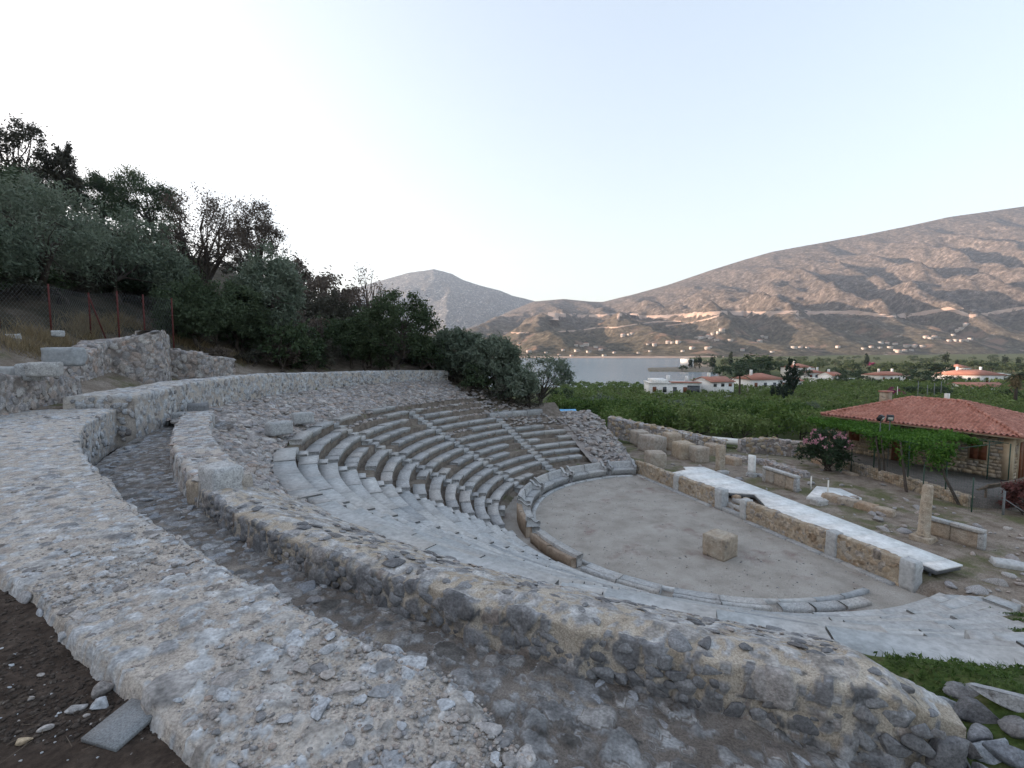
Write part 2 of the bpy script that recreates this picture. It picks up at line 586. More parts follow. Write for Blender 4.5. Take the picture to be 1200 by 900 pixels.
def leaf_material(name, cols, trans=.25, var=.35):
    m = bpy.data.materials.new(name)
    m.use_nodes = True
    nt = m.node_tree
    N, L = nt.nodes, nt.links
    b = N['Principled BSDF']
    b.inputs['Roughness'].default_value = .7
    b.inputs['Specular IOR Level'].default_value = .2
    a = N.new('ShaderNodeAttribute')
    a.attribute_name = 'tint'
    oi = N.new('ShaderNodeObjectInfo')
    r = ramp(nt, cols)
    mm = N.new('ShaderNodeMath')
    mm.operation = 'MULTIPLY_ADD'
    L.new(oi.outputs['Random'], mm.inputs[0])
    mm.inputs[1].default_value = var
    sub = N.new('ShaderNodeMath')
    sub.operation = 'MULTIPLY_ADD'
    L.new(a.outputs['Fac'], sub.inputs[0])
    sub.inputs[1].default_value = 1.1 - var
    sub.inputs[2].default_value = -.05
    L.new(sub.outputs[0], mm.inputs[2])
    L.new(mm.outputs[0], r.inputs[0])
    L.new(r.outputs[0], b.inputs['Base Color'])
    tr = N.new('ShaderNodeBsdfTranslucent')
    L.new(r.outputs[0], tr.inputs['Color'])
    mx = N.new('ShaderNodeMixShader')
    mx.inputs[0].default_value = trans
    L.new(b.outputs[0], mx.inputs[1])
    L.new(tr.outputs[0], mx.inputs[2])
    L.new(mx.outputs[0], N['Material Output'].inputs['Surface'])
    return m


M['olive'] = leaf_material('olive_leaf', [(0, (.050, .068, .050)), (.45, (.118, .152, .108)), (.8, (.18, .215, .16)), (1, (.22, .25, .20))], .32)
M['oak'] = leaf_material('evergreen_leaf', [(0, (.024, .038, .021)), (.5, (.055, .080, .043)), (1, (.10, .13, .075))], .32)
M['brown_leaf'] = leaf_material('dry_brown_leaf', [(0, (.055, .043, .036)), (.5, (.11, .088, .073)), (1, (.17, .14, .115))], .3)
M['citrus'] = leaf_material('citrus_leaf', [(0, (.018, .038, .012)), (.38, (.050, .094, .024)), (.7, (.11, .17, .042)), (1, (.17, .21, .085))], var=.6)
M['cypress'] = leaf_material('cypress_leaf', [(0, (.012, .022, .014)), (.6, (.026, .042, .026)), (1, (.045, .06, .038))])
M['vine'] = leaf_material('vine_leaf', [(0, (.034, .085, .014)), (.5, (.072, .165, .026)), (1, (.15, .27, .055))], .35)
M['oleander'] = leaf_material('oleander_leaf', [(0, (.020, .040, .022)), (.6, (.045, .075, .040)), (1, (.08, .11, .06))])
M['pink'] = leaf_material('pink_flower', [(0, (.42, .16, .22)), (.6, (.58, .28, .34)), (1, (.66, .42, .45))])
M['purple'] = leaf_material('magenta_flower', [(0, (.16, .02, .08)), (.6, (.28, .04, .14)), (1, (.36, .08, .18))])
M['grass'] = leaf_material('grass_blade', [(0, (.035, .070, .018)), (.5, (.075, .125, .032)), (.85, (.13, .17, .065)), (1, (.22, .21, .12))], .3)
M['straw'] = leaf_material('dry_grass', [(0, (.16, .12, .07)), (.6, (.28, .22, .13)), (1, (.38, .31, .20))], .3)
M['palm'] = leaf_material('palm_leaf', [(0, (.045, .065, .030)), (.6, (.085, .11, .055)), (1, (.13, .15, .085))])
# ------------------------------------------------------------------ ground
def plain(x, y):
    d = np.hypot(x, y)
    z = np.interp(d, [0, 38, 46, 60, 105, 160, 400, 1300, 3000], [.15, .1, -.6, -1.9, -6.2, -8.3, -8.7, -8.0, 5])
    uu = np.where(y > 1, x / np.maximum(y, 1), np.where(x > 0, 9, -9))
    wob = fbm(p3(x / 90, y / 90), 5, 3)
    bay = sstep(215 + 12 * wob, 238 + 12 * wob, y) * (1 - sstep(.335 + .02 * wob, .40 + .02 * wob, uu)) * (1 - sstep(1120, 1190, y))
    cove = sstep(262 + 8 * wob, 285 + 8 * wob, y) * (1 - sstep(.40, .46, uu)) * (1 - sstep(385, 400, y + 14 * wob))
    spit = sstep(392, 404, y + 10 * wob) * (1 - sstep(470, 490, y)) * sstep(.275, .295, uu + .01 * wob)
    sea = np.clip(np.maximum(bay, cove), 0, 1) * (1 - spit)
    return z * (1 - sea) + (-13.5) * sea


SLOPE_A = [0, 90, 100, 107, 120, 135, 152, 170, 200, 230, 250, 262, 360]
SLOPE_S = [0, 0, .0, .02, .17, .28, .37, .48, .52, .36, .2, 0, 0]
BASE_A = [93, 97, 104, 118, 131, 200, 203, 246, 253, 262, 275, 290, 302]
BASE_Z = [.2, .6, 1.5, 4.0, 6.2, 6.35, 6.08, 6.185, 5.3, 5.0, 4.1, 1.4, .3]


def gh(x, y):
    """Height of the ground at x, y."""
    x, y = np.asarray(x, float), np.asarray(y, float)
    r = np.hypot(x - OX, y - OY)
    a = np.degrees(np.arctan2(y - OY, x - OX)) % 360
    pl = plain(x, y)
    inside = (a > 93) & (a < 302)
    sl = np.interp(a, SLOPE_A, SLOPE_S)
    d = np.maximum(0, r - 24)
    hill = 105 * (1 - np.exp(-sl * d / 105)) * (1 + .10 * fbm(p3(x / 40, y / 40), 3, 3))
    hill = hill + .35 * sstep(1, 12, hill) * fbm(p3(x / 3.5, y / 3.5), 9, 3)
    base = np.interp(a, BASE_A, BASE_Z)
    k = np.where(a < 131, sstep(26, 62, r), np.where(a > 250, sstep(24, 50, r), 0.0)) * (1 - sstep(.05, .2, sl))
    out = base * (1 - k) + pl * k + hill + fbm(p3(x * .9, y * .9), 4, 3) * .05
    bowl = np.where(r < 8.95, -.25, cone(r) - np.where(a > 254, .22 + .05 * fbm(p3(x * 3, y * 3), 8, 2), .5))
    z = np.where(r < 21.45, np.minimum(bowl, out), out)
    z = np.where((a > 194) & (a < 258), np.where(r < 21.5, np.minimum(z, np.interp(a, [194, 253.2, 257.5], [4.7, 4.7, 5.3])), z), z)
    z = np.where((a > 128) & (a < 226) & (r > 17.3) & (r < 21.45), np.minimum(z, 4.52 + (r - 17.75) * .26 - .35), z)
    r0 = np.interp(a, [194, 205, 210], [22.3, 22.3, 21.45])
    t = sstep(r0, r0 + .6, r)
    z = np.where((r >= 21.4) & (r < r0 + .6) & (a > 194) & (a < 256), 4.7 * (1 - t) + out * t, z)
    side = ((x - 8.19) * .945 + (y - 29.93) * .328)
    pl = pl + .28 * sstep(.1, .5, side) * (1 - sstep(36, 44, np.hypot(x, y)))
    z = np.where(inside, z, np.where((r < 8.9) & (side < .1), -.25, pl + .05 * fbm(p3(x * .8, y * .8), 6, 3)))
    return z


def build_ground():
    R = .7 * 1.021 ** np.arange(0, 400)
    R = R[R < 2600]
    az = np.radians(np.concatenate([np.arange(-60, 60.01, .28), np.arange(64, 297, 5)]))
    rr, aa = np.meshgrid(R, az, indexing='ij')
    x, y = rr * np.sin(aa), rr * np.cos(aa)
    z = gh(x, y)
    n, m = z.shape
    V = np.stack([x, y, z], -1).reshape(-1, 3)
    V = np.concatenate([V, [[0, 0, float(gh(0., 0.))]]])
    j = np.arange(m)
    F = [grid_faces(n, m, True)[:, ::-1], np.stack([np.full(m, n * m), (j + 1) % m, j], -1)]
    r = np.hypot(V[:, 0] - OX, V[:, 1] - OY)
    a = np.degrees(np.arctan2(V[:, 1] - OY, V[:, 0] - OX)) % 360
    nz = fbm(p3(V[:, 0] / 2.5, V[:, 1] / 2.5), 21, 3)
    soil = ((a > 203) & (a < 258)) * sstep(21.6, 22.0, r) * (1 - sstep(30, 36, r + 3 * nz))
    grass = ((a > 252) & (a < 293)) * sstep(.0, .35, nz + .35 - (a > 278) * .5) * (1 - sstep(19.5, 22, r)) * (r > 9)
    dist = np.hypot(V[:, 0], V[:, 1])
    orch = sstep(37, 46, dist + 3 * nz) * ((a < 100) | (a > 300)) + sstep(38, 60, r) * ((a >= 93) & (a < 108))
    orch = orch * (1 - sstep(-9.15, -9.5, V[:, 2]) * (dist > 180))
    orch = orch * (1 - ((dist > 380) & (V[:, 0] < .43 * V[:, 1]) & (dist < 800)))
    scrub = sstep(24.5, 30, r + 2 * nz) * ((a > 108) & (a < 258)) * (1 - soil)
    me = mesh('ground', V, F, M['ground'], True, {'soil': soil, 'grass': grass, 'orch': np.clip(orch, 0, 1), 'scrub': scrub})
    return structure('ground', me)


def ground_material():
    m = bpy.data.materials.new('ground')
    m.use_nodes = True
    nt = m.node_tree
    N, L = nt.nodes, nt.links
    b = N['Principled BSDF']
    b.inputs['Roughness'].default_value = 1
    b.inputs['Specular IOR Level'].default_value = .15
    pos = N.new('ShaderNodeNewGeometry').outputs['Position']
    def noise(s, d=6):
        n = N.new('ShaderNodeTexNoise')
        n.inputs['Scale'].default_value = s
        n.inputs['Detail'].default_value = d
        n.inputs['Roughness'].default_value = .65
        L.new(pos, n.inputs['Vector'])
        return n.outputs['Fac']
    def mix(f, a, c, kind='MIX'):
        x = N.new('ShaderNodeMix')
        x.data_type = 'RGBA'
        x.blend_type = kind
        for s, v in ((x.inputs[0], f), (x.inputs[6], a), (x.inputs[7], c)):
            L.new(v, s) if isinstance(v, bpy.types.NodeSocket) else setattr(s, 'default_value', v)
        return x.outputs[2]
    def att(n):
        a = N.new('ShaderNodeAttribute')
        a.attribute_name = n
        return a.outputs['Fac']
    c = ramp_out(nt, noise(1.6, 8), [(.3, (.13, .10, .08)), (.5, (.225, .188, .155)), (.68, (.30, .26, .225))])
    c = mix(ramp_out(nt, noise(.5), [(.5, (0,) * 3), (.62, (1,) * 3)]), c, (.115, .115, .06, 1))
    c = mix(att('scrub'), c, ramp_out(nt, noise(.7, 9), [(.3, (.030, .030, .020)), (.5, (.060, .052, .038)), (.64, (.105, .085, .065)), (.8, (.20, .185, .165))]))
    c = mix(att('orch'), c, ramp_out(nt, noise(.25, 8), [(.3, (.035, .05, .018)), (.5, (.07, .085, .03)), (.72, (.15, .135, .08))]))
    c = mix(att('grass'), c, ramp_out(nt, noise(3, 8), [(.3, (.030, .05, .014)), (.5, (.06, .09, .025)), (.7, (.13, .12, .06))]))
    so = ramp_out(nt, noise(5, 8), [(.3, (.034, .025, .020)), (.55, (.070, .053, .043)), (.75, (.11, .088, .072))])
    so = mix(ramp_out(nt, noise(38, 3), [(.69, (0,) * 3), (.73, (1,) * 3)]), so, (.24, .22, .21, 1))
    c = mix(att('soil'), c, so)
    c = mix(1.0, c, ramp_out(nt, noise(22, 4), [(.3, (.6,) * 3), (.7, (1.35,) * 3)]), 'MULTIPLY')
    L.new(c, b.inputs['Base Color'])
    bp = N.new('ShaderNodeBump')
    bp.inputs['Strength'].default_value = .9
    bp.inputs['Distance'].default_value = .04
    L.new(noise(18, 8), bp.inputs['Height'])
    L.new(bp.outputs[0], b.inputs['Normal'])
    return m


M['ground'] = ground_material()
build_ground()

# ------------------------------------------------------------------ sea
SEA = -10.0


def sea_material():
    m = bpy.data.materials.new('sea')
    m.use_nodes = True
    nt = m.node_tree
    N, L = nt.nodes, nt.links
    b = N['Principled BSDF']
    b.inputs['Base Color'].default_value = (.10, .15, .19, 1)
    b.inputs['Roughness'].default_value = .22
    b.inputs['IOR'].default_value = 1.33
    pos = N.new('ShaderNodeNewGeometry').outputs['Position']
    n = N.new('ShaderNodeTexNoise')
    n.inputs['Scale'].default_value = .03
    n.inputs['Detail'].default_value = 3
    L.new(pos, n.inputs['Vector'])
    bp = N.new('ShaderNodeBump')
    bp.inputs['Strength'].default_value = .2
    bp.inputs['Distance'].default_value = .4
    L.new(n.outputs['Fac'], bp.inputs['Height'])
    L.new(bp.outputs[0], b.inputs['Normal'])
    return m


M['sea'] = sea_material()
g = np.linspace(0, 1, 13)
sx, sy = np.meshgrid(-900 + 1900 * g, 190 + 1250 * g, indexing='ij')
structure('sea', mesh('sea', p3(sx, sy, SEA).reshape(-1, 3), grid_faces(13, 13)[:, ::-1], M['sea']))

# ------------------------------------------------------------------ mountains
SKY_R = ([-400, 300, 450, 500, 560, 600, 625, 660, 690, 705, 740, 780, 830, 865, 900, 950, 1000, 1050, 1100, 1150, 1200, 1300, 1500, 1800, 2400],
         [440, 425, 405, 395, 382, 364, 354, 351, 354, 354.5, 346, 335, 318, 307, 297, 288, 279, 269, 258, 251, 244, 236, 236, 262, 330])
SKY_L = ([-200, 250, 340, 400, 440, 455, 480, 510, 530, 545, 565, 585, 600, 625, 660, 720, 800],
         [420, 400, 372, 345, 332, 328, 321, 317, 322, 330, 336, 341, 347, 353, 366, 385, 405])


def d_base(u):
    return np.interp(u, [0, 600, 830, 900, 1000, 1300], [1165, 1165, 1165, 1230, 1330, 1500])


def mount_h(u, D):
    """Height of the near mountain range at azimuth column u and forward distance D."""
    D0, D1 = d_base(u), 3600.0
    t = (D - D0) / (D1 - D0)
    crest = EYE + (V_H - np.interp(u, *SKY_R)) / F_PX * D1
    tc = np.clip(t, 0, 1)
    g_ = .10 * tc + .90 * tc ** 1.75
    h = -9.4 + (crest + 9.4) * g_
    h = np.where(t > 1, crest - (D - D1) * .35, h)
    h = np.where(t < 0, -9.4 + t * 60, h)
    x = (u - 600) / F_PX * D
    q = x * .00285 + fbm(p3(x * .0011, D * .0011), 31, 3) * .62
    rid = 1 - 2 * np.abs(np.mod(q + 100, 1.0) - .5)
    rid2 = 1 - np.abs(fbm(p3(x * .0042, D * .0020), 33, 3)) * 2
    env = np.clip(tc * 3.5, 0, 1) * np.clip((1 - tc) * 2.6, 0, 1)
    amp = .05 * np.maximum(crest, 60) + 26
    low = np.clip(tc * 9, 0, 1) * np.clip((.45 - tc) * 5, 0, 1)
    return h + env * amp * ((rid - .5) * 1.5 + rid2 * .8) + low * 14 * fbm(p3(x * .0052, D * .0052), 35, 3) + env * (34 * (1 - 2 * np.abs(fbm(p3(x * .0085, D * .0045), 37, 3))) + 20 * fbm(p3(x * .014, D * .014), 36, 4))


def mount_l(u, D):
    D0, D1 = 3650.0, 5600.0
    t = (D - D0) / (D1 - D0)
    crest = EYE + (V_H - np.interp(u, *SKY_L)) / F_PX * D1
    tc = np.clip(t, 0, 1)
    h = -10 + (crest + 10) * (.15 * tc + .85 * tc ** 1.35)
    h = np.where(t > 1, crest - (D - D1) * .4, h)
    x = (u - 600) / F_PX * D
    env = np.clip(tc * 3, 0, 1) * np.clip((1 - tc) * 3, 0, 1)
    rid = 1 - 2 * np.abs(fbm(p3(x * .0022 + 7, D * .0012), 41, 4))
    return h + env * 110 * (rid - .3) + env * 34 * fbm(p3(x * .012, D * .012), 42, 4) + 4 * fbm(p3(x * .02, D * .02), 43, 3)


def mountain_material(name, rock_amt, cols, rockc, green):
    m = bpy.data.materials.new(name)
    m.use_nodes = True
    nt = m.node_tree
    N, L = nt.nodes, nt.links
    b = N['Principled BSDF']
    b.inputs['Roughness'].default_value = 1
    b.inputs['Specular IOR Level'].default_value = .1
    pos = N.new('ShaderNodeNewGeometry').outputs['Position']
    def noise(s, d=6, r=.65):
        n = N.new('ShaderNodeTexNoise')
        n.inputs['Scale'].default_value = s
        n.inputs['Detail'].default_value = d
        n.inputs['Roughness'].default_value = r
        L.new(pos, n.inputs['Vector'])
        return n.outputs['Fac']
    def mix(f, a, c, kind='MIX'):
        x = N.new('ShaderNodeMix')
        x.data_type = 'RGBA'
        x.blend_type = kind
        for s, v in ((x.inputs[0], f), (x.inputs[6], a), (x.inputs[7], c)):
            L.new(v, s) if isinstance(v, bpy.types.NodeSocket) else setattr(s, 'default_value', v)
        return x.outputs[2]
    c = ramp_out(nt, noise(.035, 10, .85), cols)
    sp = N.new('ShaderNodeSeparateXYZ')
    L.new(pos, sp.inputs[0])
    ma = N.new('ShaderNodeMath')
    ma.operation = 'MULTIPLY_ADD'
    L.new(noise(.006, 4), ma.inputs[0])
    ma.inputs[1].default_value = 160
    L.new(sp.outputs['Z'], ma.inputs[2])
    low = ramp(nt, [(.0, (1,) * 3), (1, (0,) * 3)])
    mr = N.new('ShaderNodeMapRange')
    mr.inputs['From Min'].default_value = 120
    mr.inputs['From Max'].default_value = 290
    L.new(ma.outputs[0], mr.inputs[0])
    L.new(mr.outputs[0], low.inputs[0])
    c = mix(low.outputs[0], c, green)
    gm = mix(1.0, c, ramp_out(nt, noise(.05, 8, .8), [(.40, (.35,) * 3), (.60, (1.7,) * 3)]), 'MULTIPLY')
    c = mix(.75, c, gm)
    tan = ramp_out(nt, noise(.010, 5, .6), [(.56, (0,) * 3), (.64, (1,) * 3)])
    c = mix(mix(1.0, tan, low.outputs[0], 'MULTIPLY'), c, (.235, .165, .125, 1))
    c = mix(mix(1.0, ramp_out(nt, noise(.012, 3), [(.42, (0,) * 3), (.62, (1,) * 3)]), ramp_out(nt, noise(.05, 8, .8), [(.60 - rock_amt, (0,) * 3), (.66 - rock_amt, (1,) * 3)]), 'MULTIPLY'), c, rockc)
    L.new(c, b.inputs['Base Color'])
    bp = N.new('ShaderNodeBump')
    bp.inputs['Strength'].default_value = 1.0
    bp.inputs['Distance'].default_value = 14
    L.new(noise(.05, 8, .75), bp.inputs['Height'])
    L.new(bp.outputs[0], b.inputs['Normal'])
    return m


M['mountain'] = mountain_material('scrub_mountain', .02, [(.36, (.045, .042, .034)), (.46, (.094, .080, .066)), (.54, (.150, .126, .108)), (.64, (.25, .212, .185))], (.40, .34, .31, 1), (.105, .092, .066, 1))
M['mountain_far'] = mountain_material('rocky_mountain', .07, [(.38, (.055, .06, .055)), (.5, (.11, .11, .105)), (.64, (.21, .205, .195))], (.46, .44, .42, 1), (.085, .09, .075, 1))


def mount_mesh(name, fn, us, Ds, mat):
    u, D = np.meshgrid(us, Ds, indexing='ij')
    z = fn(u, D)
    V = np.stack([(u - 600) / F_PX * D, D, z], -1)
    n, m = z.shape
    structure(name, mesh(name, V.reshape(-1, 3), grid_faces(n, m)[:, ::-1], mat, True))


mount_mesh('mountain', mount_h, np.concatenate([np.arange(-200, 560, 20), np.arange(560, 1240, 3.0), np.arange(1240, 1700, 20)]),
           np.concatenate([np.linspace(1080, 2400, 130), np.linspace(2412, 3650, 115), np.linspace(3700, 4400, 8)]), M['mountain'])
mount_mesh('rocky_mountain', mount_l, np.concatenate([np.arange(-200, 400, 20), np.arange(400, 700, 2.0), np.arange(700, 801, 10)]),
           np.concatenate([np.linspace(3600, 5650, 170), np.linspace(5700, 6400, 8)]), M['mountain_far'])


def on_mount(u, v):
    """First point of the near range met by the sight line of pixel u, v."""
    D = np.linspace(1140, 3640, 3000)
    d = ray(u, v)
    z = EYE + d[2] / d[1] * D
    uu = np.full_like(D, 600 + F_PX * d[0] / d[1])
    hit = np.where(z < mount_h(uu, D))[0]
    if not len(hit):
        return None
    Dh = D[hit[0]]
    return np.array([d[0] / d[1] * Dh, Dh, z[hit[0]]])


def mountain_cut(name, pts, half, mat):
    """A cutting of the coastal road: a bared strip of slope that follows the mountainside."""
    us = np.arange(pts[0][0], pts[-1][0] + .1, 3.0)
    vs = np.interp(us, [p[0] for p in pts], [p[1] for p in pts])
    rows = []
    for k, (u, v) in enumerate(zip(us, vs)):
        h = half * (1 + .45 * vn(np.array([u * .07, half, 3.]), 5))
        a, b = on_mount(u, v - h), on_mount(u, v + h)
        if a is None or b is None:
            continue
        if b[1] < a[1] - 160 and rows:
            b = a + (rows[-1][-1] - rows[-1][0])
        t = np.linspace(0, 1, 4)[:, None]
        q = a * (1 - t) + b * t
        q[:, 2] = np.maximum(q[:, 2], mount_h(600 + F_PX * q[:, 0] / q[:, 1], q[:, 1])) + 1.6
        q[0, 2] -= 4
        q[-1, 2] -= 4
        rows.append(q)
    V = np.array(rows)
    return structure(name, mesh(name, V.reshape(-1, 3), grid_faces(len(V), 4)[:, ::-1], mat, True))


M['cut'] = material('road_cut_rock', [(.3, (.27, .19, .145)), (.5, (.36, .27, .215)), (.7, (.43, .34, .28))], .02, 6, 1, .4, .08, 3, spots=[((.12, .09, .06), .03, .60, .66)])
mountain_cut('mountain_road', [(642, 369.5), (705, 370.5), (775, 371.5), (812, 369), (847, 366.5), (900, 367.5), (950, 367), (975, 366), (1012, 367), (1050, 371.5), (1080, 367.5), (1112, 362), (1137, 370.5), (1162, 367), (1200, 361), (1230, 358)], 3.3, M['cut'])
mountain_cut('mountain_road', [(590, 390), (622, 390)], 1.0, M['cut'])
mountain_cut('mountain_road', [(654, 389), (682, 387), (705, 383.5), (722, 384), (740, 381), (770, 377), (800, 376.5)], 1.1, M['cut'])
mountain_cut('mountain_road', [(780, 382), (805, 379), (830, 374), (845, 369)], 1.3, M['cut'])

# pale beach along the far shore
us = np.arange(560, 850, 4.0)
rows = []
for u in us:
    for D, z in ((1140, SEA + .3), (1158, SEA + 2.6), (1180, SEA + 4.0)):
        rows.append(((u - 600) / F_PX * D, D + 4 * vn(np.array([u * .05, 1., 1.])), z))
structure('far_beach', mesh('far_beach', rows, grid_faces(len(us), 3)[:, ::-1], M['cut'], True))
# ------------------------------------------------------------------ rubble walls of the theatre
def interp(tab):
    xs, ys = zip(*tab)
    return lambda a: np.interp(a, xs, ys)


def rough(V, amp, sc, seed, o=4):
    """Push points about, mostly upward, with a fractal noise."""
    n = fbm(V / sc, seed, o)
    n2 = fbm(V / sc + 50, seed + 1, o)
    return V + np.stack([n2 * amp * .6, fbm(V / sc + 90, seed + 2, o) * amp * .6, n * amp], -1)


def grid_normals(V):
    """Outward-ish normals of an n x m grid of points (pointing up or away from the inside)."""
    du, dv = np.gradient(V, axis=0), np.gradient(V, axis=1)
    nr = np.cross(du, dv)
    return nr / (np.linalg.norm(nr, axis=2, keepdims=True) + 1e-9)


def set_stones(V, sizes, seed, flip=1):
    """Raise stones of the given (size, share, height) sets out of a grid of points; returns the points, the stone mask and a tint."""
    n, m = V.shape[:2]
    Q = V.reshape(-1, 3)
    N_ = (grid_normals(V) * flip).reshape(-1, 3)
    mask, tint, up = np.zeros(len(Q)), np.zeros(len(Q)), np.zeros(len(Q))
    for k, (sz, share, hgt) in enumerate(sizes):
        W = Q / sz
        W = W + .22 * np.stack([vn(W * 1.7, seed + 40 + k), vn(W * 1.7 + 9, seed + 50 + k), vn(W * 1.7 + 23, seed + 60 + k)], -1)
        f1, f2, ia, ib = worley(W, seed + 13 * k)
        inn = (ia < share) * (1 - sstep(.55, .75, f1))
        mm = sstep(.05, .13, f2 - f1) * inn
        up = up - hgt * .55 * (1 - sstep(.0, .07, f2 - f1)) * inn * (mask < .1)
        new = mm > mask
        tint = np.where(new, ib, tint)
        up = np.where(new & (mm > .05), hgt * mm * (.35 + 1.0 * ((ia * 7.3) % 1)) + hgt * .25 * vn(W * 2.6, seed + 5) * mm, up)
        mask = np.maximum(mask, mm)
    return (Q + N_ * up[:, None]).reshape(n, m, 3), mask.reshape(n, m), tint.reshape(n, m)


def polar_loft(name, A, prof, mat, seed, amp=.025, sc=.22, ends=(False, False), drop=.9, stones=None, flip=1, smooth=True, face=0):
    """prof(A) -> list of (r, z) arrays per profile point; stones: see set_stones."""
    pr = prof(A)
    V = np.stack([pol(r, A, z) for r, z in pr], 1)
    n, m = V.shape[:2]
    V = rough(V.reshape(-1, 3), amp, sc, seed).reshape(n, m, 3)
    mask, tint = np.zeros((n, m)), np.zeros((n, m))
    if stones:
        V0 = V
        V, mask, tint = set_stones(V, stones, seed, flip)
        if face:                                               # face stones tinted darker, dark rock plus the face's shade in the colour; top paler
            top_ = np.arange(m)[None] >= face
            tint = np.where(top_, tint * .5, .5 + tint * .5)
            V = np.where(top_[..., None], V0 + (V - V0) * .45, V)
    rows, mk, tn = [V], [mask], [tint]
    for e, at_ in ((ends[0], 0), (ends[1], -1)):
        if not e:
            continue
        q = V[at_][None].copy()
        steps = []
        for f in np.linspace(0, 1, 9)[1:]:                     # the broken end face, in steps down to the base
            w_ = q.copy()
            zb = q[..., 2].min()
            w_[..., 2] = zb + (q[..., 2] - zb) * (1 - f)
            steps.append(w_)
        st_ = np.concatenate(steps)
        st_ = rough(st_.reshape(-1, 3), amp, sc, seed + 3).reshape(st_.shape)
        z0 = np.zeros(st_.shape[:2])
        if at_ == 0:
            rows.insert(0, st_[::-1])
            mk.insert(0, z0)
            tn.insert(0, z0)
        else:
            rows.append(st_)
            mk.append(z0)
            tn.append(z0)
    V = np.concatenate(rows)
    return mesh(name, V.reshape(-1, 3), grid_faces(len(V), m), mat, smooth, {'stone': np.concatenate(mk).ravel(), 'tint': np.concatenate(tn).ravel()})


def lin(p, q, n):
    t = np.linspace(0, 1, n)
    return [(p[0] + (q[0] - p[0]) * k, p[1] + (q[1] - p[1]) * k) for k in t]


w1_in = interp([(197, 22.4), (200.7, 22.02), (206, 21.82), (211, 21.64), (217, 21.38), (223.7, 21.16), (228, 21.08), (235, 21.17), (241.4, 21.32), (245.5, 21.44), (247, 21.75), (248, 21.9)])
w1_out = interp([(197, 25.6), (200, 24.9), (206, 24.0), (215, 23.0), (225, 22.42), (235, 22.27), (241, 22.24), (244, 22.37), (248, 22.55)])
w1_top = interp([(197, 6.27), (215, 6.27), (230, 6.26), (241, 6.25), (248, 6.22)])
CORR = interp([(190, 5.45), (200, 5.32), (215, 5.22), (245, 5.2), (250, 5.16), (254, 4.95), (258, 4.75)])


def sag(A, seed, s, amp):
    return fbm(p3(A * s, 0 * A + seed), seed, 3) * amp


def wall1_prof(A):
    ri, ro, zt = w1_in(A) + sag(A, 3, .9, .05), w1_out(A) + sag(A, 4, .7, .06), w1_top(A) + sag(A, 5, .5, .03)
    zi, zo = CORR(A) - .25, zt - .5
    P_ = [(ri + .05, zi)]
    P_ += [(ri + .05 - .05 * t, zi + (zt - .04 - zi) * t) for t in np.linspace(.04, 1, 26)]
    for t in np.linspace(0, 1, 62)[1:-1]:
        P_.append((ri + (ro - ri) * t, zt + .02 * np.sin(t * 3.1) - .03 * (t < .05)))
    P_ += [(ro, zt - .03), (ro + .03, zt - .12), (ro + .05, zo)]
    return P_


A1 = np.concatenate([np.arange(200.6, 226, .09), np.arange(226, 236, .06), np.arange(236, 246.95, .04)])
wall1 = empty('retaining_wall', 'broad pale mortar wall studded with flat stones sweeping from the foreground along the upper corridor', 'wall', tuple(pol(22, 235, 6.0)))
place('mortar_core', polar_loft('mortar_core', A1, wall1_prof, M['mortar'], 11, .014, .14, (True, True), stones=[(.21, .24, .014), (.12, .30, .011), (.065, .30, .007)], flip=-1, smooth=False), wall1)
st = Stones(.8)
for k in range(420):                                          # stones laid flat in the top, densest near the camera end
    a = 247 - 46 * random.random() ** 1.9
    s = random.random()
    r = w1_in(a) + (w1_out(a) - w1_in(a)) * (.03 + .94 * s)
    n3 = Vector((random.gauss(0, .03), random.gauss(0, .03), 1))
    size = random.choice([.04, .05, .06, .07, .08, .09, .10, .12, .15]) * random.uniform(.8, 1.2) * (1.5 if a < 232 else 1)
    st.add(pol(r, a, w1_top(a) + .02 * math.sin(3.1 * s) + .013), n3, size, .34, 1.4, sink=size * .145)
for k in range(420):                                           # inner face
    a = random.uniform(200.8, 246.8)
    f = random.random()
    z = CORR(a) + .05 + f * (w1_top(a) - CORR(a) - .1)
    n3 = pol(-1, a, 0) - pol(0, a, 0)
    st.add(pol(w1_in(a), a, z), n3, random.uniform(.10, .24), .5, 1.3, sink=.02)
for k in range(110):                                           # outer edge above the soil
    a = random.uniform(222, 247.5)
    n3 = pol(1, a, .2) - pol(0, a, 0)
    st.add(pol(w1_out(a) + .02, a, w1_top(a) - random.uniform(.06, .22)), n3, random.uniform(.08, .22), .5, 1.5, sink=.02)
for k in range(26):                                            # broken end of the wall
    r = random.uniform(21.7, 22.5)
    st.add(pol(r, 246.95, random.uniform(5.5, 6.2)), pol(1, 337, 0) - pol(0, 337, 0), random.uniform(.10, .26), .6, 1.2)
st.build(wall1, M['stone_grey_obj'], M['stone_grey_attr'], 295, fine=80)

pv, pf, pt_, n_ = [], [], [], 0
I0, F0 = ico(0)
for k in range(6500):
    a = 247 - 22 * random.random() ** 1.3
    f = random.random()
    r = w1_in(a) + (w1_out(a) - w1_in(a)) * (.02 + .96 * f)
    sz = random.choice([.004, .005, .007, .009, .013]) * random.uniform(.7, 1.3)
    c = pol(r, a, w1_top(a) + .02 * math.sin(3.1 * f) + random.gauss(0, .005))
    pv.append(I0 * np.array([sz * random.uniform(.8, 1.5), sz * random.uniform(.8, 1.3), sz * .55]) + c)
    pf.append(F0 + n_)
    pt_ += [random.random()] * 12
    n_ += 12
place('aggregate', mesh('aggregate', np.concatenate(pv), np.concatenate(pf), M['stone_mixed_attr'], False, {'tint': pt_}), wall1, kind='stuff')

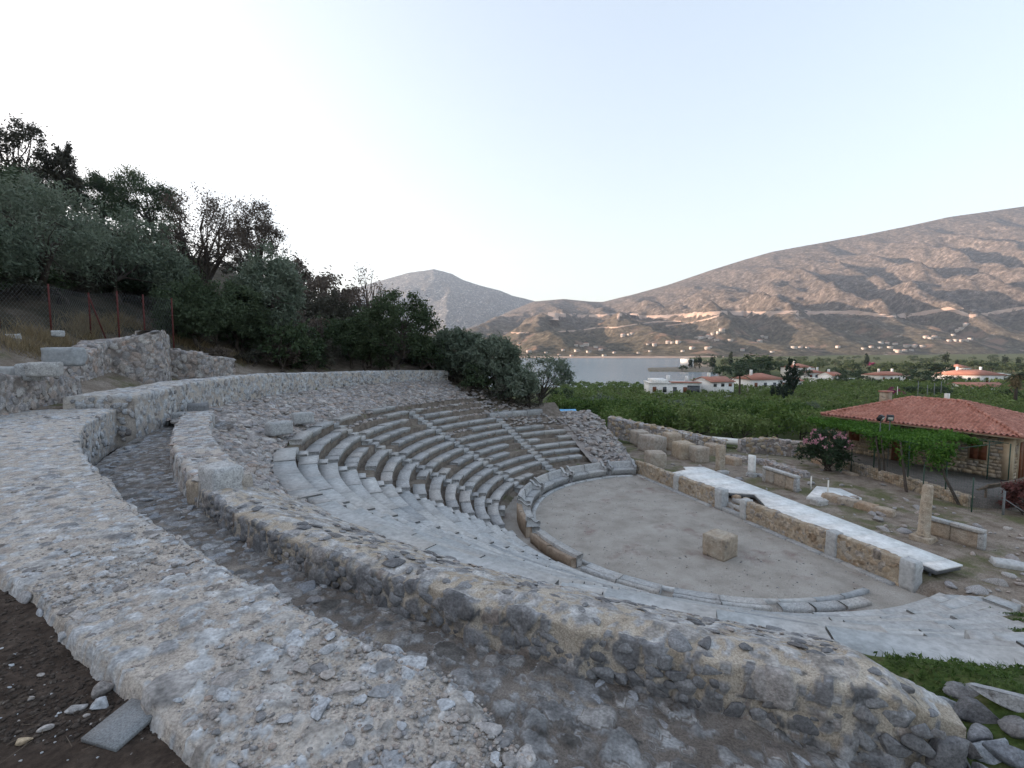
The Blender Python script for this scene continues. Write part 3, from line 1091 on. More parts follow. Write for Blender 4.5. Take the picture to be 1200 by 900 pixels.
# the back wall beyond it
bw_top = interp([(131, 6.36), (140, 6.48), (150, 6.55), (160, 6.62), (175, 6.78), (190, 6.75), (201, 6.62)])
bw_in = interp([(131, 21.0), (145, 21.25), (180, 21.3), (195, 21.35), (201, 21.55)])
bw_base = interp([(131, 5.7), (150, 5.72), (190, 5.62), (201, 5.3)])


def back_prof(A):
    ri, zt = bw_in(A) + sag(A, 6, .9, .04), bw_top(A) + sag(A, 7, .6, .04)
    ro = ri + np.interp(A, [131, 180, 192, 201], [.75, .85, 1.3, 1.7])
    zi = bw_base(A) - .3
    P_ = [(ri + .04 - .04 * t, zi + (zt - .03 - zi) * t) for t in np.linspace(0, 1, 16)]
    P_ += [(ri + (ro - ri) * t, zt + .02 * (t < .9)) for t in np.linspace(.08, 1, 9)]
    P_ += [(ro + .03, zt - .8)]
    return P_


A2 = np.arange(131, 201.05, .14)
wall2 = empty('retaining_wall', 'curved pale back wall of small mortared stones below the olive trees, around the top of the seating', 'wall', tuple(pol(21.6, 165, 6.0)))
place('mortar_core', polar_loft('mortar_core', A2, back_prof, M['mortar'], 12, .02, .25, (True, True), stones=[(.30, .6, .03), (.18, .5, .02)], flip=-1), wall2)
st = Stones()
for k in range(900):
    a = random.uniform(131.3, 200.8)
    f = random.random()
    if random.random() < .68:
        z = bw_base(a) - .05 + f * (bw_top(a) - bw_base(a))
        st.add(pol(bw_in(a) + .005, a, z), pol(-1, a, 0) - pol(0, a, 0), random.uniform(.10, .24), .5, 1.35, sink=.02)
    else:
        st.add(pol(bw_in(a) + .1 + f * .8, a, bw_top(a) + .02), (0, 0, 1), random.uniform(.1, .26), .4, 1.3, sink=.015)
tn = pol(1, 291.05, 0) - pol(0, 291.05, 0)
for k in range(90):                                            # stones of the wall's open end
    st.add(pol(21.6 + 1.5 * random.random(), 201.12, random.uniform(5.3, 6.58)), tn, random.uniform(.10, .24), .5, 1.3, sink=.02)
st.build(wall2, M['stone_grey_obj'], M['stone_grey_attr'], 290)

# corridor between the walls
AC = np.concatenate([np.arange(194, 236, .12), np.arange(236, 257.5, .07)])
fl = polar_loft('corridor_floor', AC, lambda A: [(19.35 + 2.2 * t, CORR(A) + .05 * np.sin(t * 3) - .03) for t in np.linspace(0, 1, 80)], M['path'], 13, .03, .3, stones=[(.27, .38, .026), (.16, .45, .02), (.09, .42, .013)], flip=-1)
corridor = structure('corridor_path', fl)
st = Stones()
for k in range(1200):
    a = 257 - 62 * random.random() ** .9
    r = random.uniform(19.7, 21.3)
    near = a > 246
    st.add(pol(r, a, CORR(a) + .01), (random.gauss(0, .1), random.gauss(0, .1), 1), random.choice([.06, .08, .11, .15, .2]) * random.uniform(.8, 1.3) * (.75 if a > 238 else 1.1), .4, 1.35, sink=.028 if a > 238 else .012)
for k in range(85):                                            # broken stones where the wall has fallen
    a = random.uniform(246.8, 250.2)
    r = random.uniform(20.75, 21.9)
    st.add(pol(r, a, CORR(a) + .03 + random.random() * .05), (random.gauss(0, .3), random.gauss(0, .3), 1), random.uniform(.08, .20), .55, 1.25)
st.build(corridor, M['stone_blue_obj'], M['stone_blue_attr'], 260, fine=60)


# parapet and its sloping apron of concreted rubble
def apron_prof(A):
    j = sag(A, 8, 1.3, .06)
    e = sstep(252.2, 254.2, A)
    zt = 5.58 + sag(A, 9, .6, .05) - .3 * e
    zb = CORR(A) - .2
    ro = 19.73 + j - .25 * e
    P_ = [(ro + .04 - .03 * t, zb + (zt - .01 - zb) * t) for t in np.linspace(0, 1, 22)]
    pts = [(19.70, .0), (19.45, .03), (19.1, -.09), (18.6, -.30), (18.2, -.50), (17.93, -.66)]
    rr = np.linspace(19.69, 17.93, 64)
    zz = np.interp(rr, [p[0] for p in pts][::-1], [p[1] for p in pts][::-1])
    P_ += [(r + j * (r - 17.9) / 1.8 - .2 * e * (r - 17.9) / 1.8, zt + z) for r, z in zip(rr, zz)]
    P_ += [(17.86, zt - .74), (17.82, zt - 1.1)]
    return P_


A3 = np.concatenate([np.arange(224.2, 238, .08), np.arange(238, 254.25, .05)])
wall3 = empty('rubble_parapet', 'long tan rubble bank with dark stones along its broken edge, between corridor and pale slabs', 'wall', tuple(pol(19, 240, 5.2)))
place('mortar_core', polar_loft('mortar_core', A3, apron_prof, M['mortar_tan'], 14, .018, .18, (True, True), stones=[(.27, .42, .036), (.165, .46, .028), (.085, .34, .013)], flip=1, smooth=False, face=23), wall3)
AP_R, AP_Z = [17.93, 18.2, 18.6, 19.1, 19.45, 19.68], [-.66, -.50, -.30, -.09, .03, 0]
st = Stones(.78)
a = 224.6
while a < 254:                                                 # the row of dark stones along the edge, then others below
    s = random.uniform(.12, .25)
    e = .3 * float(sstep(252.2, 254.2, a))
    st.add(pol(19.71, a, 5.47 + random.uniform(-.03, .03) - e), pol(1, a, .28) - pol(0, a, 0), s, .6, 1.25, yaw=PI / 2 + random.gauss(0, .2), sink=s * .02)
    a += math.degrees(s * random.uniform(1.1, 1.8) / 19.7)
for k in range(420):
    a = random.uniform(224.6, 254)
    s = random.uniform(.07, .19)
    st.add(pol(19.76, a, random.uniform(float(CORR(a)) + .02, 5.40)), pol(1, a, .05) - pol(0, a, 0), s, .5, 1.4, yaw=PI / 2 + random.gauss(0, .25), sink=s * .09)
for k in range(420):
    a = 254 - 29.5 * random.random() ** 1.2
    r = 19.6 - 1.65 * random.random()
    e = .3 * float(sstep(252.2, 254.2, a))
    z = 5.58 + np.interp(r, AP_R, AP_Z) - e
    g_ = (np.interp(r + .1, AP_R, AP_Z) - np.interp(r - .1, AP_R, AP_Z)) / .2
    sz = random.choice([.05, .06, .08, .10, .13, .17]) * random.uniform(.8, 1.25)
    st.add(pol(r, a, z + .02), pol(-g_ + random.gauss(0, .05), a, 1) - pol(0, a, 0), sz, .36, 1.4, sink=sz * .13)
tn = pol(1, 344.2, .35) - pol(0, 344.2, 0)
for k in range(120):                                           # broken end of the bank
    r = random.uniform(18.0, 19.75)
    st.add(pol(r, 254.28, random.uniform(4.75, 5.17 + float(np.interp(r, AP_R, AP_Z)))), tn, random.uniform(.09, .22), .6, 1.3, sink=.01)
st.build(wall3, M['stone_dark_obj'], M['stone_mixed_attr'], 295, fine=110)

# the low kerb wall on the far stretch of the corridor
w4_out = interp([(194, 20.9), (198, 20.62), (204, 20.25), (210, 20.0), (218, 19.82), (226, 19.75)])


def kerb_prof(A):
    ro = w4_out(A) + sag(A, 10, .9, .04)
    zt = np.interp(A, [194, 200, 218, 225], [5.86, 5.82, 5.76, 5.66]) + sag(A, 11, .7, .03)
    zb = CORR(A) - .2
    P_ = [(ro + .08 - .07 * t, zb + (zt - .03 - zb) * t) for t in np.linspace(0, 1, 8)]
    P_ += [(ro - .82 * t, zt + .01) for t in np.linspace(.04, 1, 24)]
    P_ += [(ro - .84, zt - .12), (ro - .86, zt - .5)]
    return P_


A4 = np.arange(195.5, 224.4, .1)
wall4 = empty('kerb_wall', 'low curved kerb wall of pale flat stones inside the far stretch of the corridor', 'wall', tuple(pol(20, 210, 5.4)))
place('mortar_core', polar_loft('mortar_core', A4, kerb_prof, M['mortar'], 15, .02, .2, (True, True), stones=[(.32, .55, .022), (.18, .5, .016)], flip=1), wall4)
st = Stones()
for k in range(330):
    a = random.uniform(195.8, 224.2)
    zt = float(np.interp(a, [194, 200, 218, 225], [5.86, 5.82, 5.76, 5.66]))
    if random.random() < .55:
        s = random.uniform(.1, .26)
        st.add(pol(w4_out(a) - random.uniform(.04, .8), a, zt + .012), (0, 0, 1), s, .35, 1.4, sink=s * .06)
    else:
        st.add(pol(w4_out(a) + .03, a, random.uniform(float(CORR(a)), zt - .04)), pol(1, a, 0) - pol(0, a, 0), random.uniform(.1, .22), .5, 1.3, sink=.01)
st.build(wall4, M['stone_mixed_obj'], M['stone_mixed_attr'], 280)


# ruined upper seating: a stepped slope of earth and small stones
def upper_z(r, a):
    top = np.interp(a, [129, 140, 196, 204, 224.5], [5.62, 5.7, 5.62, 5.5, 5.35])
    rout = np.interp(a, [129, 196, 200, 212, 225], [21.4, 21.4, 20.0, 19.2, 18.95])
    t = np.clip((r - 17.75) / (rout - 17.75), 0, 1)
    z = 4.52 + (top - 4.52) * t ** .85
    s = 5 + 0 * a
    st_ = (np.floor(t * s) + sstep(.0, .35, (t * s) % 1)) / s
    z2 = 4.52 + (top - 4.52) * st_
    return z * .45 + z2 * .55 - .02, rout


AU = np.arange(129.5, 224.6, .13)
TT = np.linspace(0, 1, 110)
rr = 17.6 + (upper_z(np.full_like(AU, 18.), AU)[1][:, None] - 17.6) * TT[None]
zz = upper_z(rr, AU[:, None])[0]
edge = 1 - sstep(129.5, 132.5, AU + 1.2 * fbm(p3(AU * 0, TT.mean() * 0 + AU), 3, 2))
zz = zz - edge[:, None] * (.9 + .0 * rr)
V = pol(rr, AU[:, None], zz)
V = rough(V.reshape(-1, 3), .05, .35, 16, 5).reshape(len(AU), 110, 3)
V, mk_, tn_ = set_stones(V, [(.42, .55, .06), (.26, .55, .045)], 16, -1)
slope = structure('rubble_slope', mesh('rubble_slope', V.reshape(-1, 3), grid_faces(len(AU), 110), M['rubble_stone'], True, {'stone': mk_.ravel(), 'tint': tn_.ravel()}))
st = Stones()
for k in range(2600):
    a = random.uniform(130.8, 224.3)
    ro = float(upper_z(18., a)[1])
    t = (math.floor(random.random() * 5) + .15 + random.gauss(0, .06)) / 5 if random.random() < .6 else random.random()
    t = min(max(t, 0.01), .99)
    r = 17.7 + (ro - 17.75) * t
    z = float(upper_z(np.array(r), np.array(a))[0])
    st.add(pol(r, a, z + .03), (random.gauss(0, .2), random.gauss(0, .2), 1), random.choice([.10, .14, .18, .24, .32]) * random.uniform(.8, 1.2), .55, 1.4, yaw=None, sink=.02)
for k in range(1500):                                          # rubble where the upper rows are lost
    a, r = random.uniform(131, 178), random.uniform(13.2, 17.9)
    if a > 154 and r < 16.6:
        continue
    q = int((r - R1 - .05) / DD)
    st.add(pol(r, a, Z1 + q * HH - .10), (random.gauss(0, .2), random.gauss(0, .2), 1), random.choice([.10, .14, .18, .24]) * random.uniform(.8, 1.2), .6, 1.4)
st.build(slope, M['stone_mixed_obj'], M['stone_mixed_attr'], 295)


# ------------------------------------------------------------------ seats
def arc_block(prof, a0, a1, rnd, step=2.2):
    """Closed profile [(r, z)...] swept from a0 to a1 (degrees), with worn ends."""
    n = max(2, int(abs(a1 - a0) / step) + 1)
    pr = np.array(prof)
    dz, tl = rnd.gauss(0, .006), rnd.gauss(0, .008)
    dr = rnd.gauss(0, .007)
    rows = []
    for k in range(n):
        f = k / (n - 1)
        a = a0 + (a1 - a0) * f
        q = pol(pr[:, 0] + dr, a, pr[:, 1] + dz + tl * (f - .5))
        rows.append(q)
    V = np.array(rows)
    m = len(pr)
    V = V.reshape(-1, 3)
    V += fbm(V * 3.1, 77, 2)[:, None] * np.array([.010, .010, .012])
    F = [grid_faces(n, m, True), np.arange(m)[None], (np.arange(m)[::-1] + (n - 1) * m)[None]]
    return V, F


rs = random.Random(3)
WEDGE_TXT = {
    108.3: 'short wedge of dark grey stone rows next to the ruined bank by the stage',
    130.8: 'wedge of grey stone rows on the far side whose upper rows are lost in rubble',
    154.2: 'wedge of grey stone rows below the back wall, with brown earth in its footways',
    177.9: 'wedge of grey stone rows topped by uneven upright blocks, at the turn of the seating',
    198.5: 'wedge of newly laid pale slabs just this side of the central stairway',
    221.2: 'middle wedge of smooth pale slabs seen from behind over the rubble bank',
    243.8: 'wedge of pale slabs at the near end, sunk and tilted towards the grass',
}


def row_range(k, s0, s1):
    r = R1 + k * DD
    hw = math.degrees(.36 / r)
    a0, a1 = s0 + hw, s1 - hw
    if s0 == 108.3:
        a0 = [116.5, 113, 112, 111.5, 111.6, 112.2, 118.5, 200][min(k, 7)] if k else 200
        if k > 6:
            return None
        if k == 0:
            return None
        a0 = max(a0, s0 + hw)
    if s0 == 130.8:
        if k > 11:
            return None
        if k > 8:
            a0 = [139, 143, 147][k - 9]
    if s0 == 154.2 and k == 12:
        a0 = 157
    if s0 == 177.9 and k == 12:
        a1 = 195
    if s0 == 243.8:
        a1 = float(np.interp(r + rs.uniform(-.2, .2), [9.2, 10.5, 12, 14, 17.7], [301, 296, 283, 271, 257.5])) + rs.uniform(-1.5, 1.5)
    return a0, a1


for s0, s1 in zip(STAIRS[:-1], STAIRS[1:]):
    near = s0 >= 198
    wedge = empty('seating_wedge', WEDGE_TXT[s0], 'seating', tuple(pol(9, (s0 + s1) / 2, 0)), group='wedges of stone seating')
    top = {108.3: 7}.get(s0, 13)
    aE = s1 if s0 != 243.8 else 266
    prof = []
    for k in range(top):
        r, z = R1 + k * DD, Z1 + k * HH
        prof += [(r + .045, z - HH - .13 if k else -.1), (r + .055, z - .14), (r + .3, z - .13)]
    if top == 13:
        prof += [(17.8, 4.49), (17.85, 4.3)]
    else:
        r = R1 + (top - 1) * DD + .62
        prof += [(r, prof[-1][1] + .02)]
        for q in np.linspace(.3, 5.2 if s0 > 120 else 2.6, 9):
            prof.append((r + q, float(cone(r + q)) - .45 + .05))
    AA = np.arange(s0, aE + .01, .75)
    AA[-1] = aE
    place('earth_core', polar_loft('earth_core', AA, lambda A: [(rr_ + 0 * A, zz_ + 0 * A) for rr_, zz_ in prof], M['earth'], 20, .03, .35), wedge)
    for k in range(top):
        rg = row_range(k, s0, s1)
        if rg is None or rg[1] - rg[0] < 1.5:
            continue
        r, z = R1 + k * DD, Z1 + k * HH
        a = rg[0]
        while a < rg[1] - .6:
            L_ = math.degrees((rs.uniform(1.1, 2.3) if near else rs.uniform(.8, 1.75)) / r)
            b = min(a + L_, rg[1])
            if rg[1] - b < math.degrees(.4 / r):
                b = rg[1]
            gap = math.degrees((rs.uniform(.012, .03) if not near else (rs.uniform(.008, .02) if a < 249 else rs.uniform(.015, .05))) / r)
            if not near and rs.random() < (.05 if k < 9 else .16):
                a = b
                continue
            top_up = rs.uniform(.0, .12) if (k == 12 and 177 < a < 196) else 0
            if near:
                dep = DD - (rs.uniform(.045, .085) if a < 249 else rs.uniform(.05, .13)) + (.05 if k == 12 else 0)
                sagz = -rs.uniform(0, .10) if a > 254 else rs.gauss(0, .006)
                pr = [(r + .02, z - .2), (r, z - .06 + sagz), (r + .012, z + sagz), (r + dep, z + .004 + sagz), (r + dep, z - .2)]
            else:
                dep = rs.uniform(.44, .52)
                pr = [(r + .05, z - .245), (r + .04, z - .13), (r, z - .085), (r + .004, z - .015), (r + .02, z + top_up), (r + dep, z + rs.uniform(-.006, .01) + top_up), (r + dep, z - .22)]
            V, F = arc_block(pr, a, b - gap, rs)
            place('seat_block', mesh('seat_block', V, F, M['slab'] if near else M['seat']), wedge)
            a = b

# stairways between the wedges
ST_TXT = ['stairway at the ruined far edge of the seating', 'stairway on the far side between the two shortest wedges', 'worn stairway beside the rows with earth in their footways', 'stairway running up from the small corner seat to the back wall', 'central stairway where the grey rows give way to pale slabs', 'stairway hidden among the pale slabs behind the rubble bank', 'stairway at the near end among tilted slabs']
for i, s in enumerate(STAIRS[1:7], 1):
    sw = empty('stairway', 'narrow stone ' + ST_TXT[i], 'stairs', tuple(pol(9, s, 0)), group='stairways between the wedges')
    ntop = 13 if i > 2 else (12 if i == 2 else 9)
    for k in range(ntop):
        r, z = R1 + k * DD, Z1 + k * HH
        hw = math.degrees(.325 / r)
        for q, (ra, rb, zt) in enumerate(((r - .30, r + .02, z - HH * .5 - .10), (r + .02, r + DD - .30, z - .10))):
            zt += rs.uniform(-.02, .01) + (.08 if s > 198.6 else 0)
            V, F = arc_block([(ra, zt - .3), (ra, zt - .02), (ra + .02, zt), (rb, zt), (rb, zt - .3)], s - hw * rs.uniform(.9, 1.0), s + hw * rs.uniform(.9, 1.0), rs)
            place('step', mesh('step', V, F, M['slab'] if s > 190 else M['seat']), sw)

# front row: benches with backs and scrolled arms
BENCH = [(94.5, 107.2, 'low dark bench with a curved back at the far end, against the stage wall'),
         (109.7, 129.5, 'long blue-grey bench with a curved back on the far side of the orchestra'),
         (132.2, 152.9, 'blue-grey bench with two scrolled arms on the far curve of the orchestra'),
         (155.8, 176.4, 'narrow bench with high scrolled arms at the far turn of the orchestra'),
         (179.6, 196.9, 'bench showing its tan curved back beside the dark drain channel'),
         (200.2, 219.8, 'bench on the near side showing only the thin top of its tan back'),
         (222.6, 242.4, 'long low bench on the near side in line with the stone block in the orchestra'),
         (245.2, 265.0, 'near-side bench with a dark back between two gaps, below the wide pale slabs'),
         (267.6, 290.0, 'low broken bench running up to the last pilaster of the stage wall')]
for a0, a1, txt in BENCH:
    bn = empty('front_bench', txt, 'bench', tuple(pol(8, (a0 + a1) / 2, 0)), group='benches around the orchestra')
    hgt = .84 if a0 < 170 else (.74 if a0 < 190 else (.42 if a0 < 215 else .27))
    n = 1 if a1 - a0 < 14 else 2
    if a0 > 266:
        for j in range(3):
            b0 = a0 + (a1 - a0) * j / 3
            V, F = arc_block([(7.82, -.05), (7.80, .13 - .02 * j), (7.86, .16 - .02 * j), (8.14, .16 - .02 * j), (8.2, .1), (8.2, -.05)], b0 + .1, b0 + (a1 - a0) / 3 - .5, rs, 2.0)
            place('seat', mesh('seat', V, F, M['seat']), bn)
        continue
    for j in range(n):
        b0, b1 = a0 + (a1 - a0) * j / n + .08, a0 + (a1 - a0) * (j + 1) / n - .08
        V, F = arc_block([(7.78, .02), (7.74, .30 - .14 * (a0 > 215)), (7.69, .37 - .18 * (a0 > 215)), (7.70, .44 - .23 * (a0 > 215)), (8.02, .45 - .23 * (a0 > 215)), (8.07, .47 - .26 * (a0 > 215)), (8.06, .18), (8.05, .02)], b0, b1, rs, 2.0)
        place('seat', mesh('seat', V, F, M['seat']), bn)
        V, F = arc_block([(8.08, .02), (8.09, min(.46, hgt - .06)), (8.11, hgt - (.38 if hgt > .8 else .045)), (8.15, hgt - (.12 if hgt > .8 else .035)), (8.18 + .06 * (a0 > 190), hgt - .02), (8.22 + .05 * (a0 > 190), hgt + .005), (8.32, hgt), (8.36, hgt - .03), (8.36, .02)], b0, b1, rs, 2.0)
        place('backrest', mesh('backrest', V, F, M['bench_back'] if 170 < a0 < 215 else M['seat']), bn)
    if a0 < 200:
        for e in (a0, a1):
            wd = math.degrees(.09 / 8)
            e0 = e - .05 if e == a0 else e - 2 * wd + .05
            V, F = arc_block([(7.74, .46), (7.68, .56), (7.70, .66), (7.78, .70), (7.88, .66), (8.0, .72), (8.12, .86), (8.30, .96), (8.33, .5)], e0 + (.0), e0 + 2 * wd, rs, 1.0)
            place('arm', mesh('arm', V, F, M['seat']), bn)

kerb = empty('orchestra_kerb', 'thin pale stone kerb ringing the orchestra floor', 'kerb', tuple(pol(7.5, 180, 0)))
a = 97.0
while a < 292:
    b = a + math.degrees(rs.uniform(.9, 1.5) / 7.5)
    V, F = arc_block([(7.46, -.1), (7.46, .07), (7.48, .085), (7.66, .09), (7.67, -.1)], a, b - .1, rs, 2.5)
    place('kerb_stone', mesh('kerb_stone', V, F, M['slab']), kerb)
    a = b

# orchestra floor
rr = np.linspace(.02, 9.15, 70)
aa = np.linspace(0, 360, 181)[:-1]
Rg, Ag = np.meshgrid(rr, aa, indexing='ij')
V = pol(Rg, Ag, .0 + .02 * fbm(p3(Rg * np.cos(np.radians(Ag)), Rg * np.sin(np.radians(Ag))), 7, 4))
orch_floor = structure('orchestra_floor', mesh('orchestra_floor', V.reshape(-1, 3), grid_faces(70, 180, True), M['dirt'], True))
pv, pf, pt_, n_ = [], [], [], 0
for k in range(1300):                                          # gravel on the floor, thicker towards the edges
    r, a = 7.45 * random.random() ** .42, random.uniform(0, 360)
    q = pol(r, a, .01)
    if (q[0] - 8.19) * .945 + (q[1] - 29.93) * .328 > -.05:
        continue
    sz = random.choice([.008, .012, .018, .03]) * random.uniform(.7, 1.3)
    pv.append(I0 * np.array([sz * random.uniform(.8, 1.5), sz, sz * .6]) + q)
    pf.append(F0 + n_)
    pt_ += [random.choice([.15, .32, .68, .92, .5])] * 12
    n_ += 12
place('gravel', mesh('gravel', np.concatenate(pv), np.concatenate(pf), M['stone_mixed_attr'], False, {'tint': pt_}), kind='stuff')
# ------------------------------------------------------------------ stage, orchestra and the ruins beyond it
def ash(name, parent, x, y, z, sx, sy, sz, yaw, mat, seed, wear=.04, tilt=(0, 0), n=4):
    V, F = ashlar_vf(sx, sy, sz, seed, wear, n)
    mt = Matrix.Translation((x, y, z)) @ Euler((tilt[0], tilt[1], yaw)).to_matrix().to_4x4()
    return place(name, mesh(name, V, F, mat), parent, mt)


def single(name, label, cat, x, y, z, sx, sy, sz, yaw, mat, seed, wear=.04, tilt=(0, 0), group=None, n=6):
    o = ash(name, None, x, y, z, sx, sy, sz, yaw, mat, seed, wear, tilt, n)
    return tag(o, label, cat, group)


LA, LB = np.array([8.19, 29.93]), np.array([13.28, 15.28])
LD = (LB - LA) / np.linalg.norm(LB - LA)
LN = np.array([-LD[1], LD[0]])               # away from the orchestra
YAW = math.atan2(LD[1], LD[0])


def on_line(y):
    return LA + LD * ((y - LA[1]) / LD[1])


M['tile_grey'] = material('grey_tile', [(.3, (.19, .20, .21)), (.7, (.24, .25, .26))], 3, 5, .7, .1, 60, .002, fine=120)
M['wall_tan'] = material('tan_masonry', [(.25, (.20, .155, .11)), (.45, (.34, .275, .205)), (.62, (.41, .35, .275)), (.8, (.29, .265, .24))], 2.2, 8, .95, .7, 22, .02, spots=[((.17, .14, .115), 3, .57, .72)], fine=40)
M['wall_set'] = masonry('tan_masonry_stone', [(.25, (.20, .155, .11)), (.45, (.34, .28, .21)), (.62, (.42, .36, .285)), (.8, (.30, .275, .25))], [(0, (.24, .175, .12)), (.3, (.38, .30, .22)), (.5, (.42, .37, .31)), (.7, (.30, .235, .17)), (.85, (.36, .34, .32)), (1, (.20, .17, .145))])
M['block_tan'] = material('tan_block', [(.25, (.24, .17, .12)), (.45, (.36, .27, .195)), (.62, (.40, .34, .28)), (.8, (.34, .33, .32))], 1.5, 8, .95, .7, 24, .02, 'obj', [(0, (.34, .22, .13)), (.4, (.38, .33, .27)), (.7, (.33, .33, .32)), (1, (.42, .36, .27))], .5, spots=[((.18, .15, .13), 4, .58, .72)], fine=40)
stage_wall = empty('stage_wall', 'low tan masonry wall with grey pilasters along the edge of the orchestra', 'wall', (LA[0], LA[1], 0))
st = Stones()
for y0, y1, h0, h1 in ((30.3, 23.35, .84, .88), (21.75, 15.35, .88, .92)):
    T = np.linspace(0, 1, int(abs(y1 - y0) / .045))
    Y = y0 + (y1 - y0) * T
    p = LA[None] + LD[None] * ((Y - LA[1]) / LD[1])[:, None]
    hh = h0 + (h1 - h0) * T + .05 * fbm(p3(Y * 1.1, 0 * Y), 5, 3)
    rows = []
    for off, zf in ([(0.0, f) for f in np.linspace(0, .97, 22)] + [(.02, 1.0), (.15, 1.02), (.27, 1.0), (.30, .9), (.30, 0)]):
        q = p + LN * off
        rows.append(np.stack([q[:, 0], q[:, 1], hh * zf - .12 * (zf == 0)], -1))
    V = np.stack(rows, 1)
    n, m = V.shape[:2]
    V = rough(V.reshape(-1, 3), .016, .22, 51).reshape(n, m, 3)
    V, mk_, tn_ = set_stones(V, [(.34, .62, .03), (.19, .55, .02)], 52, 1)
    e0, e1 = V[:1].copy(), V[-1:].copy()
    e0[..., 2] = -.1
    e1[..., 2] = -.1
    V = np.concatenate([e0, V, e1])
    place('masonry', mesh('masonry', V.reshape(-1, 3), grid_faces(n + 2, m), M['wall_set'], True, {'stone': np.pad(mk_, ((1, 1), (0, 0))).ravel(), 'tint': np.pad(tn_, ((1, 1), (0, 0))).ravel()}), stage_wall)
    for k in range(int(abs(y1 - y0) * 26)):
        y = random.uniform(min(y0, y1), max(y0, y1))
        q = on_line(y) - LN * .005
        z = random.choice([.1, .26, .42, .58, .74]) + random.gauss(0, .02)
        st.add((q[0], q[1], z), (-LN[0], -LN[1], 0), random.uniform(.13, .30), .30, 1.4, yaw=random.choice([0, PI / 2]) + random.gauss(0, .15), sink=.015)
st.build(stage_wall, M['stone_tan_obj'], M['stone_tan_attr'], 280)
for y, h, wd in ((26.4, .98, .40), (23.3, 1.10, .50), (21.82, 1.02, .34), (17.75, 1.06, .44), (15.25, 1.06, .46)):
    q = on_line(y) + LN * .13
    ash('pilaster', stage_wall, q[0], q[1], -.06, wd, .44, h, YAW, M['slab'], int(y * 7), .05, n=5)
a = 0.0
while a < 15:                                                   # dark joint course at the wall's foot
    L_ = random.uniform(.8, 1.5)
    q = LA + LD * (a + L_ / 2) - LN * .12
    if not 6.2 < a + L_ / 2 < 8.6:
        ash('footing_stone', stage_wall, q[0], q[1], -.09, L_ - .03, .32, .15, YAW, M['seat'], int(a * 31), .05, n=3)
    a += L_
stp = empty('stage_steps', 'worn grey steps in the gap of the stage wall up to the white floor', 'steps', tuple(on_line(22.55)) + (0,))
for k in range(3):
    q = on_line(22.55) + LN * (.12 + .34 * k)
    ash('step', stp, q[0], q[1], -.05, 1.25, .36, .22 + .2 * k, YAW, M['seat'], 70 + k, .06, n=4)
for k in range(7):
    q = on_line(22.6 + random.uniform(-.6, .6)) + LN * random.uniform(.9, 1.3)
    ash('step_rubble', stp, q[0], q[1], .3, random.uniform(.2, .45), random.uniform(.2, .4), random.uniform(.15, .45), random.random() * 3, M['block_tan'], 90 + k, .1, n=3)

# white floor over the stage
FLOOR = [(9.45, 27.5), (10.67, 28.3), (10.74, 28.95), (12.02, 28.95), (15.3, 15.45), (14.1, 15.08), (13.87, 16.05), (13.52, 15.95), (12.95, 17.5), (11.75, 21.15), (12.0, 21.9), (12.28, 23.35), (11.2, 23.6)]
floor = empty('stage_floor', 'flat white floor of modern boards on a dark steel frame along the stage', 'platform', (12.5, 21.5, .4))


def prism(poly, z0, z1):
    n = len(poly)
    V = [(x, y, z0) for x, y in poly] + [(x, y, z1) for x, y in poly]
    return np.array(V, float), [np.array([list(range(n))[::-1]]), np.array([[n + i for i in range(n)]]), np.array([[i, (i + 1) % n, n + (i + 1) % n, n + i] for i in range(n)])]


def clip(poly, p, nrm):
    out = []
    for i in range(len(poly)):
        a, b = np.array(poly[i]), np.array(poly[(i + 1) % len(poly)])
        da, db = (a - p) @ nrm, (b - p) @ nrm
        if da >= 0:
            out.append(tuple(a))
        if da * db < 0:
            out.append(tuple(a + (b - a) * da / (da - db)))
    return out


ccw = FLOOR[::-1]
ax = np.array([15.3 - 12.02, 15.45 - 28.95])
ax /= np.linalg.norm(ax)
o0 = np.array([12.02, 28.95])
t = -1.2
k = 0
while t < 14.4:                                                 # boards laid across
    q = clip(clip(ccw, o0 + ax * (t + .007), ax), o0 + ax * (t + 1.22 - .007), -ax)
    if len(q) > 2:
        V, F = prism(q, .70, .75 + .0015 * (k % 2))
        place('floor_board', mesh('floor_board', V, F, M['marble']), floor)
    t += 1.22
    k += 1
V, F = prism([(x + (12.6 - x) * .012, y + (21.5 - y) * .006) for x, y in ccw], .56, .696)
place('steel_frame', mesh('steel_frame', V, F, M['steel']), floor)
for x, y in ((14.9, 15.7), (14.15, 15.4), (13.95, 16.3), (13.2, 17.2), (14.7, 18.2), (13.9, 21.5), (13.2, 24.5), (12.3, 28.4), (10.9, 28.3), (12.2, 22.3)):
    V, F = tube([(x, y, .0), (x, y, .57)], .035, 6)
    place('floor_post', mesh('floor_post', V, F, M['steel']), floor)

single('altar_block', 'square weathered tan stone block standing alone on the orchestra floor', 'stone block', 8.15, 17.9, -.02, .95, .90, .86, .62, M['block_tan'], 5, .02, n=8)

# standing and lying pieces beyond the stage
GZ = .40
col_ = empty('column', 'tall smooth tan column shaft on a square base at the near end of the stage', 'column', (16.5, 18.35, GZ))
ash('plinth', col_, 16.5, 18.35, GZ - .05, .70, .70, .26, .5, M['block_tan'], 15, .08, n=5)
V, F = tube([(16.5, 18.35, GZ + .18), (16.5, 18.35, GZ + .28), (16.51, 18.35, GZ + .32), (16.53, 18.35, GZ + 1.3), (16.56, 18.34, GZ + 2.20), (16.56, 18.34, GZ + 2.26)], [.24, .235, .20, .19, .172, .15], 20)
V = V + fbm(V * 3, 8, 3)[:, None] * .012
place('shaft', mesh('shaft', V, F, M['block_tan'], True), col_)


